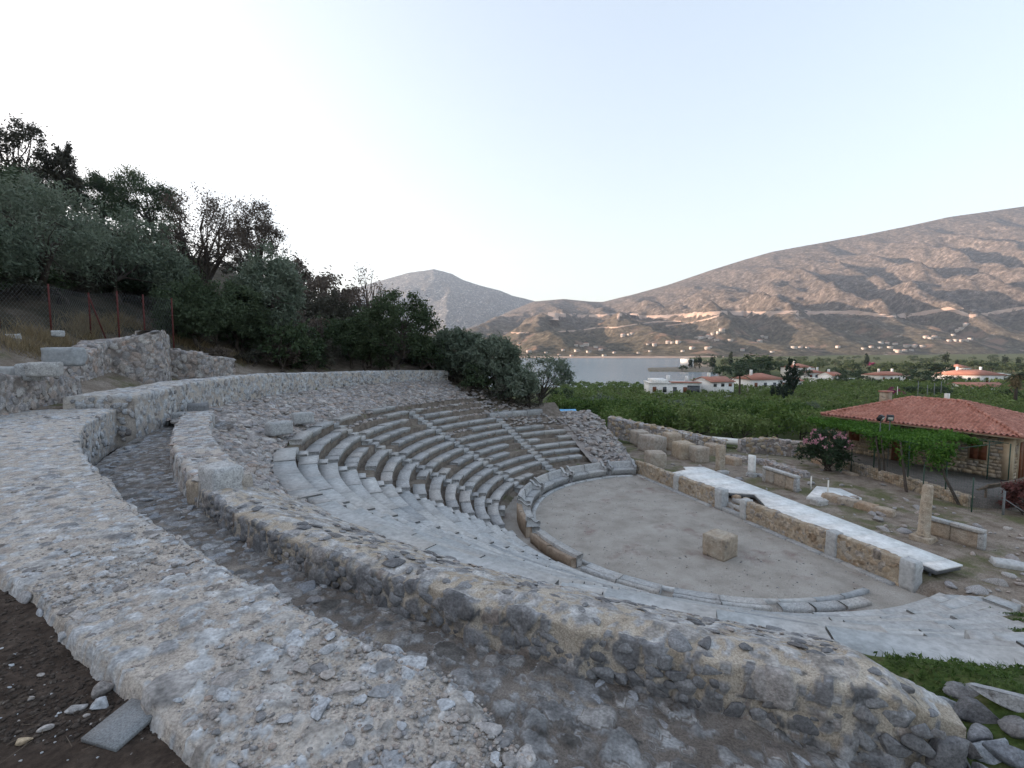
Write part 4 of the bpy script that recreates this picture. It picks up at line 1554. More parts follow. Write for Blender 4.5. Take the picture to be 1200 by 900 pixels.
def orthostates(label, p0, p1, n, h, z, cat='parapet'):
    p0, p1 = np.array(p0), np.array(p1)
    d = (p1 - p0) / np.linalg.norm(p1 - p0)
    L_ = np.linalg.norm(p1 - p0)
    yaw = math.atan2(d[1], d[0])
    o = empty('stone_parapet', label, cat, (p0[0], p0[1], z), group='low parapets of upright slabs')
    for k in range(n):
        c = p0 + d * (k + .5) * L_ / n
        ash('panel', o, c[0], c[1], z - .05, L_ / n - .03, .16, h - .05, yaw, M['block_tan'], 200 + k, .04, n=4)
        ash('cap_slab', o, c[0], c[1], z + h - .09, L_ / n - .02, .34, .13, yaw, M['seat'], 230 + k, .08, n=4)
    for k in (0, n):
        c = p0 + d * (k * L_ / n + (.08 if k == 0 else -.08))
        ash('post', o, c[0], c[1], z - .05, .2, .24, h - .04, yaw, M['seat'], 250 + k, .06, n=4)
    return o


orthostates('low parapet of upright slabs with a grey cap beside the tall column', (17.2, 19.3), (18.05, 17.45), 2, .72, GZ)
orthostates('low parapet of upright slabs behind the white stele', (14.75, 27.0), (15.35, 24.75), 3, .85, GZ)
single('stele', 'thin upright white slab with pale face behind the stage floor', 'stele', 14.52, 28.0, GZ + .22, .42, .14, 1.08, -1.0, M['marble'], 22, .03)
single('socle_block', 'small dark stone block under the white slab', 'stone block', 14.52, 28.0, GZ - .05, .5, .4, .27, -1.0, M['seat'], 23, .06)
single('broken_column', 'short thin broken pillar on a square foot between tan ruins', 'pillar', 13.1, 29.1, GZ - .05, .42, .4, 1.75, .3, M['block_tan'], 24, .05)
single('square_stone', 'square foot of the short thin broken pillar', 'stone block', 13.1, 28.68, GZ - .05, .62, .42, .22, .3, M['slab'], 25, .08)
BLK = [(770, 549, 1.05, 1.0, .95, 'orange-tan squared block nearest the far end of the stage wall'),
       (766, 531, 1.6, 1.1, 1.15, 'large broken tan block behind the orange-tan one'),
       (751, 521, 1.2, 1.0, 1.0, 'tan block at the far corner, beside the ruined bank'),
       (789, 527, 1.1, 1.0, 1.15, 'ochre block between two larger pale blocks'),
       (803, 538, 1.25, 1.0, 1.05, 'pale squared block touching a grey one'),
       (821, 542, 1.0, .9, .95, 'grey squared block at the end of the row of ruins'),
       (838, 533, 1.0, .7, .7, 'low tan stone behind the short broken pillar'),
       (860, 546, 1.1, .6, .5, 'low dark tan stone between the broken pillar and the white slab')]
for k, (u, v, sx_, sy_, sz_, txt) in enumerate(BLK):
    q = P(u, v, .35)
    single('ruin_block', txt, 'stone block', q[0], q[1] + .4, .28, sx_ * 1.15, sy_ * 1.1, sz_ * 1.15, random.uniform(-.3, .2) + YAW, M['block_tan'], 300 + k, .035, group='squared blocks among the ruins beyond the stage')

pat = [P(945, 583, .5)[:2], P(1010, 584, .5)[:2], P(985, 573, .5)[:2], P(957, 570, .5)[:2]]
V, F = prism([tuple(p) for p in pat], .2, .52)
tag(place('marble_pavement', mesh('marble_pavement', V, F, M['marble'])), 'small white pavement patch behind the row of brown blocks', 'pavement')
row = empty('foundation_course', 'row of long brown foundation blocks in front of the small white patch', 'foundation', tuple(P(1000, 592, .4)))
for k in range(4):
    u, v = 975 + 20 * k, 588 + 5.2 * k
    q = P(u, v, .4)
    ash('foundation_block', row, q[0] + .15, q[1] + .2, .3, .85, .55, .42 - .05 * (k > 2), YAW + random.uniform(-.06, .06) + .2, M['block_tan'], 320 + k, .09, n=5)
for k, (u, v) in enumerate(((950, 573), (970, 578))):
    q = P(u, v, .45)
    V, F = tube([(q[0], q[1], .3), (q[0] + .01, q[1], 1.15)], .035, 6)
    tag(place('marker_stake', mesh('marker_stake', V, F, M['white_paint'])), ('thin pale stake nearer the oleander, at the white patch' if k == 0 else 'thin pale stake in the middle of the white patch'), 'stake', 'pale stakes at the white patch')
single('fallen_block', 'pale fallen block lying on the dirt past the parapet by the column', 'stone block', *P(1188, 668, .3)[:2], .25, 1.15, .55, .34, -.5, M['slab'], 340, .12, (.08, .03))
single('fallen_block', 'dark grey boulder at the corner of the white stage floor and patch', 'stone block', *P(960, 592, .35)[:2], .3, .7, .5, .36, .3, M['seat'], 341, .14)

# loose stones lying between the ruins
fld = empty('ruin_rubble', 'scattered broken stones and low foundations on the dirt beyond the stage', 'rubble', (16, 25, .4))
st = Stones()
for k in range(620):
    u, v = random.uniform(690, 1200), random.uniform(505, 720)
    q = P(u, v, .4)
    if v > 640 and u < 1075:
        continue
    sd_ = (q[0] - LA[0]) * LN[0] + (q[1] - LA[1]) * LN[1]
    if sd_ < 2.7 and q[1] > 15 or sd_ < .3 or q[1] > 44 or q[0] > 21.2:
        continue
    z = float(gh(q[0], q[1]))
    st.add((q[0], q[1], z + .03), (random.gauss(0, .2), random.gauss(0, .2), 1), random.choice([.1, .15, .2, .3, .45]) * random.uniform(.7, 1.2), .6, 1.4)
st.build(fld, M['stone_mixed_obj'], M['stone_mixed_attr'], 240)

# ruined bank between the seats and the stage, and the low ruined walls beyond
AB_ = np.arange(90.5, 111.5, .35)
RB_ = np.linspace(8.3, 19.5, 70)
Rg, Ag = np.meshgrid(RB_, AB_, indexing='ij')
lat = sstep(91, 99, Ag)
zb = np.minimum(cone(Rg) - .02, np.interp(Rg, [8, 11, 14, 16, 20], [.1, 1.35, 2.75, 3.0, 2.1])) * (.30 + .70 * lat) + .05
V = rough(pol(Rg, Ag, zb).reshape(-1, 3), .12, .5, 61)
bank = structure('ruined_bank', mesh('ruined_bank', V, grid_faces(len(RB_), len(AB_))[:, ::-1], M['rubble'], True))
st = Stones()
for k in range(900):
    a, r = random.uniform(91.5, 111.0), random.uniform(8.7, 18.5)
    if r < 13.3 and a > 109.5:
        continue
    zb_ = float(min(cone(r) - .02, np.interp(r, [8, 11, 14, 16, 20], [.1, 1.35, 2.75, 3.0, 2.1])) * (.30 + .70 * float(sstep(91, 99, a))) + .05)
    st.add(pol(r, a, zb_ + .05), (random.gauss(0, .3), random.gauss(0, .3), 1), random.choice([.14, .2, .28, .4]) * random.uniform(.8, 1.25), .65, 1.35)
for k in range(420):                                           # broken rows above the short wedges
    a = random.uniform(111, 132)
    r = random.uniform(12.2 if a < 118 else 13.6, 18.5)
    z = float(min(cone(r) - .1, np.interp(a, BASE_A, BASE_Z)))
    st.add(pol(r, a, z - .22 + .0 * r), (random.gauss(0, .2), random.gauss(0, .2), 1), random.choice([.14, .2, .3]) * random.uniform(.8, 1.25), .6, 1.4)
st.build(bank, M['stone_mixed_obj'], M['stone_mixed_attr'], 295)
tr_ = empty('lone_seat_row', 'single straight row of grey seat blocks high on the far side, below the earth slope', 'seating', tuple(pol(15, 124, 3.4)))
a = 114.8
while a < 132.8:
    b = a + math.degrees(rs.uniform(1.1, 1.7) / 15)
    V, F = arc_block([(14.95, 3.0), (14.93, 3.42), (14.95, 3.55), (15.4, 3.56), (15.42, 3.0)], a, min(b, 133) - .08, rs, 2.0)
    place('seat_block', mesh('seat_block', V, F, M['seat']), tr_)
    a = b


def stone_wall(name, label, pts, z0, h, thick, mat_core, ms, dens, size, group=None, limit=200, top=True, cap=None):
    """Rubble wall along a polyline; pts (x, y), z0 and h per point."""
    pts = np.array(pts, float)
    seg = np.r_[0, np.cumsum(np.linalg.norm(np.diff(pts, axis=0), axis=1))]
    T = np.arange(0, seg[-1], .065)
    X, Y = np.interp(T, seg, pts[:, 0]), np.interp(T, seg, pts[:, 1])
    Z = np.interp(T, seg, np.broadcast_to(z0, len(pts)))
    H_ = np.interp(T, seg, np.broadcast_to(h, len(pts))) + .06 * fbm(p3(T * .9, T * 0, size), 3, 3) * np.mean(h)
    d = np.gradient(np.stack([X, Y], -1), axis=0)
    d /= np.linalg.norm(d, axis=1, keepdims=True)
    nr = np.stack([d[:, 1], -d[:, 0]], -1)
    if nr[0] @ -pts[0] < 0:
        nr = -nr                                               # towards the camera side
    rows = []
    for off, f in [(0, k) for k in np.linspace(0, .98, 26)] + [(.04, 1), (.35, 1.02), (.65, 1.02), (.96, 1), (1, .9), (1, 0)]:
        rows.append(np.stack([X - nr[:, 0] * off * thick, Y - nr[:, 1] * off * thick, Z + H_ * f - .25 * (f == 0)], -1))
    V = np.stack(rows, 1)
    n, m = V.shape[:2]
    V = rough(V.reshape(-1, 3), .03, .3, 71).reshape(n, m, 3)
    out_ = grid_normals(V)[n // 2, 8]
    V, mk_, tn_ = set_stones(V, [(size * 1.25, .8, .05), (size * .7, .6, .03)], 73, 1 if out_[:2] @ nr[n // 2] > 0 else -1)
    e0, e1 = V[:1].copy(), V[-1:].copy()
    e0[..., 2], e1[..., 2] = Z[0] - .25, Z[-1] - .25
    V = np.concatenate([e0, V, e1])
    o = empty(name, label, 'wall', (pts[0][0], pts[0][1], float(np.ravel(z0)[0])), group=group)
    place('wall_core', mesh('wall_core', V.reshape(-1, 3), grid_faces(n + 2, m), M['rubble_stone'] if mat_core == M['rubble'] else M['wall_set'], True, {'stone': np.pad(mk_, ((1, 1), (0, 0))).ravel(), 'tint': np.pad(tn_, ((1, 1), (0, 0))).ravel()}), o)
    st = Stones()
    for k in range(int(seg[-1] * float(np.mean(h)) * dens * .55)):
        i = random.randrange(len(T))
        f = random.random()
        st.add((X[i] + nr[i, 0] * .01, Y[i] + nr[i, 1] * .01, Z[i] + H_[i] * f), (nr[i, 0], nr[i, 1], 0), size * random.uniform(.6, 1.3), .42, 1.35, yaw=random.choice([0, PI / 2]) + random.gauss(0, .3))
    if top:
        for k in range(int(seg[-1] * 5)):
            i = random.randrange(len(T))
            f = random.random()
            st.add((X[i] - nr[i, 0] * f * thick, Y[i] - nr[i, 1] * f * thick, Z[i] + H_[i] + .03), (random.gauss(0, .2), random.gauss(0, .2), 1), size * random.uniform(.7, 1.3), .5, 1.35)
    st.build(o, M['stone_%s_obj' % ms], M['stone_%s_attr' % ms], limit)
    return o


q = [P(u, v, .5)[:2] for u, v in ((712, 507), (745, 511), (800, 518), (850, 523))]
stone_wall('ruined_wall', 'tumbled tan wall at the back of the ruins, in front of the orchard', q, [.4, .1, 0, 0], [1.5, 1.5, 1.2, .8], .9, M['rubble'], 'tan', 14, .34, 'ruined walls at the edge of the orchard', 220)
q = [P(u, v, .5)[:2] for u, v in ((868, 521), (905, 522), (950, 527))]
stone_wall('ruined_wall', 'low broken stone wall between the white sheet and the oleander', q, 0, [.8, 1.0, .9], .7, M['rubble'], 'tan', 14, .34, 'ruined walls at the edge of the orchard', 160)
q = [P(u, v, .4)[:2] for u, v in ((850, 538), (895, 545), (940, 560))]
stone_wall('ruined_wall', 'low dark foundation wall running behind the broken pillar and the parapet', q, .2, .45, .6, M['rubble'], 'mixed', 14, .3, None, 100)
q = [P(u, v, .1) for u, v in ((822, 515), (880, 520.5), (883, 518), (826, 512.5))]
V, F = prism([tuple(p[:2]) for p in q], -.1, .26)
tag(place('ground_sheet', mesh('ground_sheet', V, F, M['white_paint'])), 'long pale sheet spread on the ground before the orchard', 'sheet')

# blocks at the near end of the seating
single('corner_block', 'grey upright boulder with a worn top where the kerb wall meets the rubble parapet', 'boulder', *pol(19.45, 224.8, 0)[:2], 5.3, .62, .5, .66, -.6, M['seat'], 350, .05)
single('corner_block', 'reddish broken stone set beside the grey corner boulder', 'boulder', *pol(19.66, 223.5, 0)[:2], 5.2, .42, .36, .46, -.5, M['block_tan'], 351, .05)
single('loose_block', 'dark square block on the slope nearest the back wall corridor', 'stone block', *P(232, 482, 5.75)[:2], 5.55, .6, .55, .5, .4, M['stone_dark_obj'], 352, .10)
for k, (r_, a_, s_) in enumerate(((21.05, 194.3, .8), (20.75, 193.4, .6), (21.2, 192.6, .6))):
    single('fallen_stone', ['largest grey stone closing off the far end of the corridor', 'brown stone in the middle of the three closing off the corridor', 'smallest grey stone closing off the corridor against the back wall'][k], 'stone', *pol(r_, a_, 0)[:2], 5.3, s_, s_ * .7, s_ * .6, k * 1.1, M['seat'] if k != 1 else M['block_tan'], 355 + k, .10, group='stones at the far end of the corridor')
single('loose_block', 'grey block lying on the rubble slope, outer of two by the top row', 'stone block', *P(327, 503, 5.0)[:2], 4.8, .85, .55, .5, .9, M['seat'], 353, .08)
single('loose_block', 'grey block with a dark hollow end, inner of two by the top row', 'stone block', *P(355, 491, 5.0)[:2], 4.8, .85, .55, .5, .7, M['seat'], 354, .08)
ends = [(1100, 826, 5.05, .42, .18, .15, -.35, 'long pale boulder on the very tip of the tan rubble bank'), (1146, 838, 4.85, .40, .24, .2, -.6, 'blue-grey boulder leaning down from the tip of the rubble bank'), (1187, 822, 4.75, .62, .36, .16, -.5, 'flat dark grey slab in the corner beside the grass'),
        (1190, 856, 4.8, .22, .18, .16, .4, 'rounded pale stone below the flat grey slab'), (1165, 880, 4.8, .30, .2, .16, .2, 'rough grey stone at the foot of the bank'), (1120, 880, 4.85, .22, .14, .1, .1, 'small tan stone fallen from the bank end'),
        (1192, 888, 4.75, .36, .16, .14, -.5, 'long greenish grey stone in the bottom corner'), (1125, 808, 4.95, .3, .2, .14, -.4, 'grey stone bridging the bank tip and the grass'), (1145, 862, 4.8, .24, .16, .14, .5, 'brown-grey stone wedged under the leaning boulder')]
for k, (u, v, z, sx_, sy_, sz_, yw, txt) in enumerate(ends):
    q = P(u, v, z)
    for _ in range(6):
        z = max(float(gh(q[0], q[1])), 4.85) + sz_ * .12
        q = P(u, v, z)
    V, F = ROCKS_FINE[k % 10]
    o = place('boulder', mesh('boulder', V, F, M['stone_dark_obj'] if k % 2 else M['stone_blue_obj']), None, Matrix.Translation((q[0], q[1], z)) @ Euler((random.uniform(-.2, .2), random.uniform(-.2, .2), yw)).to_matrix().to_4x4() @ Matrix.Diagonal((sx_ * .54, sy_ * .52, sz_ * .55, 1)))
    tag(o, txt, 'boulder', 'boulders at the end of the rubble bank')
for k, (u, v, sx_) in enumerate(((1172, 752, .75), (1198, 756, .55), (1130, 703, 1.0), (1165, 712, 1.1))):
    r_ = P(u, v, 3.4 if k < 2 else .6)
    single('loose_slab', ['pale slab half sunk in the grass, the nearer to the tilted rows', 'small pale slab in the grass at the edge', 'flat grey slab lying off the end of the seat rows', 'flat grey slab farthest along the end of the seat rows'][k], 'slab', r_[0], r_[1], float(gh(r_[0], r_[1])) - .06, sx_, .42, .2, random.uniform(-.6, .2), M['slab'], 360 + k, .08, group='loose slabs at the near end of the seating')

# things lying on the soil by the wall
V, F = ashlar_vf(.215, .235, .022, 1, .012, 3)
q = P(146, 846, 6.2)
tag(place('paving_tile', mesh('paving_tile', V, F, M['tile_grey']), None, Matrix.Translation((q[0], q[1], float(gh(q[0], q[1])) + .012)) @ Euler((.10, .02, -.25)).to_matrix().to_4x4()), 'thin grey rectangular tile lying on the dark soil beside the wall', 'tile')
SOILST = [(225, 878, .085, 'rounded pale stone between the tile and the wall'), (97, 757, .10, 'pointed grey stone under the wall edge in the soil'), (118, 848, .12, 'brown-grey stone touching the tile'), (122, 828, .16, 'long pale stone heading the line of stones by the tile'), (90, 852, .10, 'small pale stone in the middle of the line by the tile'), (55, 878, .07, 'pale round stone ending the line by the tile'), (30, 893, .07, 'small orange stone at the bottom corner of the soil'), (75, 720, .05, 'little white stone half sunk in the soil'), (150, 806, .13, 'pale upright chip in the cleft of the wall edge'), (180, 840, .05, 'small white chip beside the tile corner')]
for k, (u, v, s, txt) in enumerate(SOILST):
    q = P(u, v, 6.06)
    V, F = ROCKS_FINE[(k + 3) % 10]
    o = place('stone', mesh('soil_stone', V, F, M['stone_tan_obj'] if k in (6,) else M['stone_grey_obj']), None, Matrix.Translation((q[0], q[1], float(gh(q[0], q[1])) + s * .15)) @ Euler((random.uniform(-.3, .3), random.uniform(-.3, .3), random.uniform(0, 3))).to_matrix().to_4x4() @ Matrix.Diagonal((s * .5, s * .33, s * .25, 1)))
    tag(o, txt, 'stone', 'stones lying on the dark soil')
V_, F_, T_, n_ = [], [], [], 0
for k in range(3200):                                          # clods and grit
    u, v = random.uniform(0, 270), random.uniform(655, 900)
    q = P(u, v, 6.04)
    r_ = math.hypot(q[0] - OX, q[1] - OY)
    if r_ < 22.3:
        continue
    s = random.choice([.003, .004, .006, .008, .013]) * random.uniform(.7, 1.4)
    rv, rf = ROCKS[k % 14]
    V_.append(rv * s * np.array([1, 1, .7]) + np.array([q[0], q[1], float(gh(q[0], q[1])) + s * .2]))
    F_.append(rf + n_)
    n_ += len(rv)
M['clod'] = material('soil_clod', [(.3, (.03, .023, .019)), (.55, (.065, .052, .044)), (.66, (.11, .09, .075)), (.72, (.28, .26, .24))], 30, 3, 1, .5, 60, .01)
place('soil_clods', mesh('soil_clods', np.concatenate(V_), np.concatenate(F_), M['clod']), kind='stuff')

V_, F_, T_, n_ = [], [], [], 0
for k in range(150):                                           # pale chips in the soil
    u, v = random.uniform(0, 230), random.uniform(668, 900)
    q = P(u, v, 6.15)
    if math.hypot(q[0] - OX, q[1] - OY) < 22.45:
        continue
    s = random.choice([.004, .006, .008, .012]) * random.uniform(.7, 1.3)
    rv, rf = ROCKS[k % 14]
    V_.append(rv * s * np.array([1.3, 1, .6]) + np.array([q[0], q[1], float(gh(q[0], q[1])) + s * .3]))
    F_.append(rf + n_)
    T_ += [random.choice([.14, .4, .6, 1.0, .74])] * len(rv)
    n_ += len(rv)
place('pale_chips', mesh('pale_chips', np.concatenate(V_), np.concatenate(F_), M['stone_grey_attr'], False, {'tint': T_}), kind='stuff')
tw = []
for k in range(70):                                            # twigs and dry stalks
    u, v = random.uniform(0, 220), random.uniform(675, 900)
    q = P(u, v, 6.15)
    if math.hypot(q[0] - OX, q[1] - OY) < 22.5:
        continue
    a_, L_ = random.uniform(0, 6.28), random.uniform(.03, .12)
    z = float(gh(q[0], q[1])) + .012
    e = np.array([math.cos(a_) * L_, math.sin(a_) * L_, random.uniform(-.002, .01)])
    tw.append(tube([q * [1, 1, 0] + [0, 0, z], q * [1, 1, 0] + [0, 0, z + .004] + e * .5 + np.array([.004, -.004, 0]), q * [1, 1, 0] + [0, 0, z] + e], [.0016, .0014, .0008], 4, False))
V, F = join(tw)
place('twigs', mesh('twigs', V, F, M['wood']), kind='stuff')

# dry-stone walls and fence at the foot of the hill
q = [P(u, v, 6.35)[:2] for u, v in ((-60, 493), (0, 484), (50, 476), (96, 468))]
stone_wall('dry_stone_wall', 'low brown dry-stone wall capped with loose boulders, nearest the foreground wall', q, 6.2, [1.25, 1.15, 1.0, .85], .9, M['rubble'], 'mixed', 40, .24, None, 280)
q = [P(58, 458, 6.5)[:2] * .92, P(95, 449, 6.6)[:2] * .86, P(130, 443, 6.6)[:2] * .82, P(190, 439, 6.7)[:2] * .80, P(200, 437, 6.7)[:2] * .80]
stone_wall('dry_stone_wall', 'tall grey retaining wall of fitted stones stepping up the slope under the fence', q, 6.3, [.8, 1.35, 2.1, 2.5, 2.3], .9, M['rubble'], 'mixed', 34, .27, None, 295)
q = [P(200, 437, 6.7)[:2] * .82, P(240, 434, 6.8)[:2] * .80, P(275, 432, 6.8)[:2] * .80]
stone_wall('dry_stone_wall', 'lower stretch of grey retaining wall leading in under the dark trees', q, 6.3, [1.7, 1.5, 1.2], .8, M['rubble'], 'mixed', 26, .27, None, 150)
for k, (u, v, sx_, sy_, sz_, txt) in enumerate(((75, 418, .95, .6, .6, 'big squared pale grey block on top of the brown dry-stone wall'), (52, 433, .7, .5, .4, 'flat blue-grey boulder in front of the squared pale block'), (35, 436, .5, .4, .5, 'rounded pale boulder on the brown wall'), (5, 438, .55, .4, .4, 'pale boulder at the edge on the brown wall'), (12, 396, .6, .4, .3, 'pale flat stone high on the bank below the fence'), (68, 391, .35, .3, .25, 'small pale stone by the second fence post'))):
    q = ray(u, v)
    yy = 13.4 if v > 425 else (15.2 if v > 410 else 18.5)
    p = np.array([q[0] / q[1] * yy, yy, EYE + q[2] / q[1] * yy])
    single('bank_boulder', txt, 'boulder', p[0], p[1], p[2] - sz_ * .5, sx_, sy_, sz_, random.uniform(-.5, .5), M['slab'] if k in (0, 3, 4) else M['seat'], 380 + k, .10, group='boulders on the wall and bank below the fence')
# ------------------------------------------------------------------ trees and plants
def on_ground(u, v, y0=6.0, y1=900.0):
    d = ray(u, v)
    Y = y0 * (y1 / y0) ** np.linspace(0, 1, 2500)
    z = EYE + d[2] / d[1] * Y
    hit = np.where(z <= gh(d[0] / d[1] * Y, Y))[0]
    if not len(hit):
        c = z - gh(d[0] / d[1] * Y, Y)
        k = int(np.argmin(np.where(Y > 25, c, 1e9)))
    else:
        k = int(hit[0])
    x, y = d[0] / d[1] * Y[k], Y[k]
    return np.array([x, y, float(gh(x, y))])


def leaf_quads(C, size, rg, asp=1.0):
    """Small rhombic leaves at points C with random orientations."""
    n = len(C)
    a = rg.normal(size=(n, 3))
    a /= np.linalg.norm(a, axis=1, keepdims=True)
    b = rg.normal(size=(n, 3))
    b -= (b * a).sum(1, keepdims=True) * a
    b /= np.linalg.norm(b, axis=1, keepdims=True)
    s = size * rg.uniform(.6, 1.4, (n, 1))
    V = np.stack([C - a * s * asp, C + b * s * .5, C + a * s * asp, C - b * s * .5], 1).reshape(-1, 3)
    return V, np.arange(n * 4).reshape(n, 4)


def crown_points(rad, rg, nclump, nleaf, fill=.55, clump=.24, skirt=-.55):
    """Leaf centres in clumps through an uneven ellipsoid of half sizes rad, centred on the origin; also the clump centres."""
    D_ = rg.normal(size=(nclump * 3, 3))
    D_ /= np.linalg.norm(D_, axis=1, keepdims=True)
    D_ = D_[D_[:, 2] > skirt][:nclump]
    lump = 1 + .30 * fbm(D_ * 1.7 + rg.uniform(0, 50), 5, 2)
    q = D_ * (fill + (1 - fill) * rg.random((len(D_), 1)) ** .6) * lump[:, None]
    K = q * rad
    w_ = rg.uniform(.5, 1.5, len(K))
    idx = rg.choice(len(K), nleaf, p=w_ / w_.sum())
    sp = clump * (rad.mean() * .5 + rad * .5)
    L_ = K[idx] + rg.normal(size=(nleaf, 3)) * sp * rg.uniform(.35, 1, (nleaf, 1)) * .62
    t = (w_[idx] * .35 + rg.random(nleaf) * .6).clip(0, 1)
    return L_, t, K


def limbs(base, center, rad, K, rg, n=9, r0=.16, trunk=.35, stems=1):
    """Trunk and bent limbs from the base point to some of the clumps."""
    parts = []
    for s_ in range(stems):
        b = np.array(base) + np.array([rg.normal() * .15, rg.normal() * .15, 0]) * (stems > 1) * 2
        fork = b + (np.array(center) - b) * trunk + np.array([rg.normal(), rg.normal(), 0]) * .12 * rad.mean()
        mid = (b + fork) / 2 + np.array([rg.normal(), rg.normal(), 0]) * .06 * rad.mean()
        parts.append(tube([b - [0, 0, .3], b + [0, 0, .1], mid, fork], [r0 * 1.35, r0 * 1.05, r0 * .85, r0 * .7], 7))
        for k in rg.choice(len(K), min(n, len(K)), replace=False):
            e = np.array(center) + K[k] * .96
            m1 = fork + (e - fork) * .4 + np.array([0, 0, .14 * rad[2]]) + rg.normal(size=3) * .1 * rad.mean()
            parts.append(tube([fork, m1, fork + (e - fork) * .75 + rg.normal(size=3) * .07 * rad.mean(), e], [r0 * .55, r0 * .36, r0 * .2, r0 * .06], 5, False))
            for q in range(2):
                e2 = e + rg.normal(size=3) * rad * .22
                parts.append(tube([m1 + (e - m1) * .4, (m1 + e2) / 2 + rg.normal(size=3) * .05, e2], [r0 * .2, r0 * .12, r0 * .04], 4, False))
    return join(parts)


def tree_meshes(seed, base, center, rad, mat, nclump=60, nleaf=6000, leaf=.10, asp=1.2, fill=.5, clump=.24, r0=.16, nl=9, trunk=.4, stems=1, skirt=-.55):
    rg = np.random.default_rng(seed)
    rad = np.array(rad, float)
    L_, t, K = crown_points(rad, rg, nclump, nleaf, fill, clump, skirt)
    V, F = leaf_quads(L_ + center, leaf, rg, asp)
    crown = mesh('crown', V, F, mat, False, {'tint': np.repeat(t, 4)})
    tv, tf = limbs(base, center, rad, K, rg, nl, r0, trunk, stems)
    return mesh('trunk', tv, tf, M['bark'], True), crown


HILL = 'trees on the hillside above the theatre'
TREES = [  # u, base row, top row, half width, kind, label
    (50, 352, 206, 74, 'olive', 'big silvery olive tree nearest the red fence posts, filling the left edge'),
    (-25, 350, 235, 60, 'olive', 'silvery olive tree cut by the picture edge above the fence'),
    (140, 356, 244, 74, 'olive', 'wide olive tree behind the third fence post'),
    (118, 268, 205, 40, 'oak', 'dark evergreen on the slope below the thin skyline trees'),
    (168, 275, 206, 44, 'oak', 'dense dark evergreen with a rounded top against the sky, left of the bare brown tree'),
    (20, 215, 142, 40, 'thin', 'tall thin-leaved tree on the skyline, highest of all'),
    (75, 222, 176, 17, 'thin', 'small wispy tree on the skyline beside the highest tree'),
    (5, 262, 200, 45, 'oak', 'dark mass of evergreen under the highest skyline tree'),
    (60, 255, 203, 36, 'oakb', 'dull brownish evergreen on the upper slope beneath the wispy tree'),
    (248, 372, 228, 54, 'brown', 'sparse brown tree with bare limbs showing against the sky'),
    (300, 352, 240, 34, 'brown', 'thin brownish tree joined to the sparse bare-limbed one'),
    (318, 415, 292, 42, 'olive', 'upright grey-green tree below the brown trees, next to the dry bushes'),
    (236, 412, 322, 46, 'oak', 'dark round evergreen at the foot of the bare-limbed tree'),
    (282, 415, 335, 34, 'oak', 'dark bushy evergreen between the round evergreen and the upright grey tree'),
    (190, 362, 300, 40, 'olive', 'low olive tree over the end of the fence'),
    (432, 352, 308, 22, 'bare', 'small bare tree standing on the skyline above the rock'),
    (466, 438, 342, 52, 'oakg', 'big dense green tree directly behind the end of the back wall'),
    (412, 432, 372, 34, 'oakg', 'green bushy tree left of the big dense one, above the wall'),
    (536, 452, 384, 36, 'olive', 'grey-green olive tree just past the end of the back wall'),
    (578, 460, 392, 34, 'olive', 'olive tree with a brownish top between the back wall and the leaning one'),
    (636, 482, 414, 40, 'olive2', 'open-crowned olive tree with forked trunk at the edge of the earth slope'),
    (604, 474, 430, 28, 'olive', 'low olive tree in front of the water, under the open-crowned one'),
]
KINDS = dict(olive=('olive', 130, 14500, .085, 1.6, .38, .21, .17, 10, .4), olive2=('olive', 60, 4200, .10, 1.5, .55, .20, .15, 12, .35), oak=('oak', 130, 15500, .085, 1.2, .38, .20, .18, 8, .4),
             oakb=('oakb2', 110, 11000, .08, 1.1, .45, .24, .16, 8, .4), oakg=('oakgreen', 130, 13000, .085, 1.2, .40, .20, .2, 10, .35), thin=('oakb2', 60, 5500, .075, 1.2, .45, .19, .12, 16, .3),
             brown=('brown_leaf', 110, 9000, .06, 1.2, .45, .22, .15, 20, .3), bare=('brown_leaf', 40, 420, .07, 1.2, .5, .25, .10, 22, .3))
M['oakgreen'] = leaf_material('green_leaf', [(0, (.022, .038, .018)), (.5, (.046, .070, .034)), (.85, (.080, .108, .056)), (1, (.11, .14, .08))])
M['oakb2'] = leaf_material('dull_leaf', [(0, (.030, .032, .024)), (.5, (.060, .060, .045)), (1, (.10, .095, .075))])
for k, (u, vb, vt, hw, kd, txt) in enumerate(TREES):
    b = on_ground(u, vb, 14)
    s = b[1] / F_PX
    top = EYE + (V_H - vt) * s
    h = max(top - b[2], 1.5)
    mt, nc, nlf, lf, asp, fill, cl, r0, nlim, tk = KINDS[kd]
    rz = h * (.46 if kd in ('olive', 'oak', 'oakg') else .40)
    rad = (hw * s * .92, hw * s * .85, rz * .93)
    cen = np.array([b[0], b[1], top - rz])
    sc_ = max(.6, min(2.2, b[1] / 32))
    tm, cm = tree_meshes(500 + k, b, cen, rad, M[mt], nc, nlf, lf * sc_, asp, fill, cl, r0 * max(.6, h / 6), nlim, tk, 2 if kd == 'olive2' else 1, -.8 if kd in ('oak', 'oakg', 'olive') else -.45)
    o = empty('olive_tree' if 'olive' in kd else ('bare_tree' if kd in ('bare', 'brown') else 'evergreen_tree'), txt, 'tree', tuple(b), group=HILL)
    place('trunk', tm, o)
    place('crown', cm, o)


def plant_variants(seed, n, rad, mat, nclump, nleaf, leaf, r0=.04, stems=1, trunk=.3, fill=.35, nl=6, skirt=-.35, zc=None):
    out = []
    for k in range(n):
        rg = np.random.default_rng(seed + k)
        r = np.array(rad) * rg.uniform(.88, 1.12, 3)
        out.append(tree_meshes(seed + k, (0, 0, 0), np.array([0, 0, zc or r[2] * 1.0]), r, mat, nclump, nleaf, leaf, 1.1, fill, .26, r0, nl, trunk, stems, skirt))
    return out


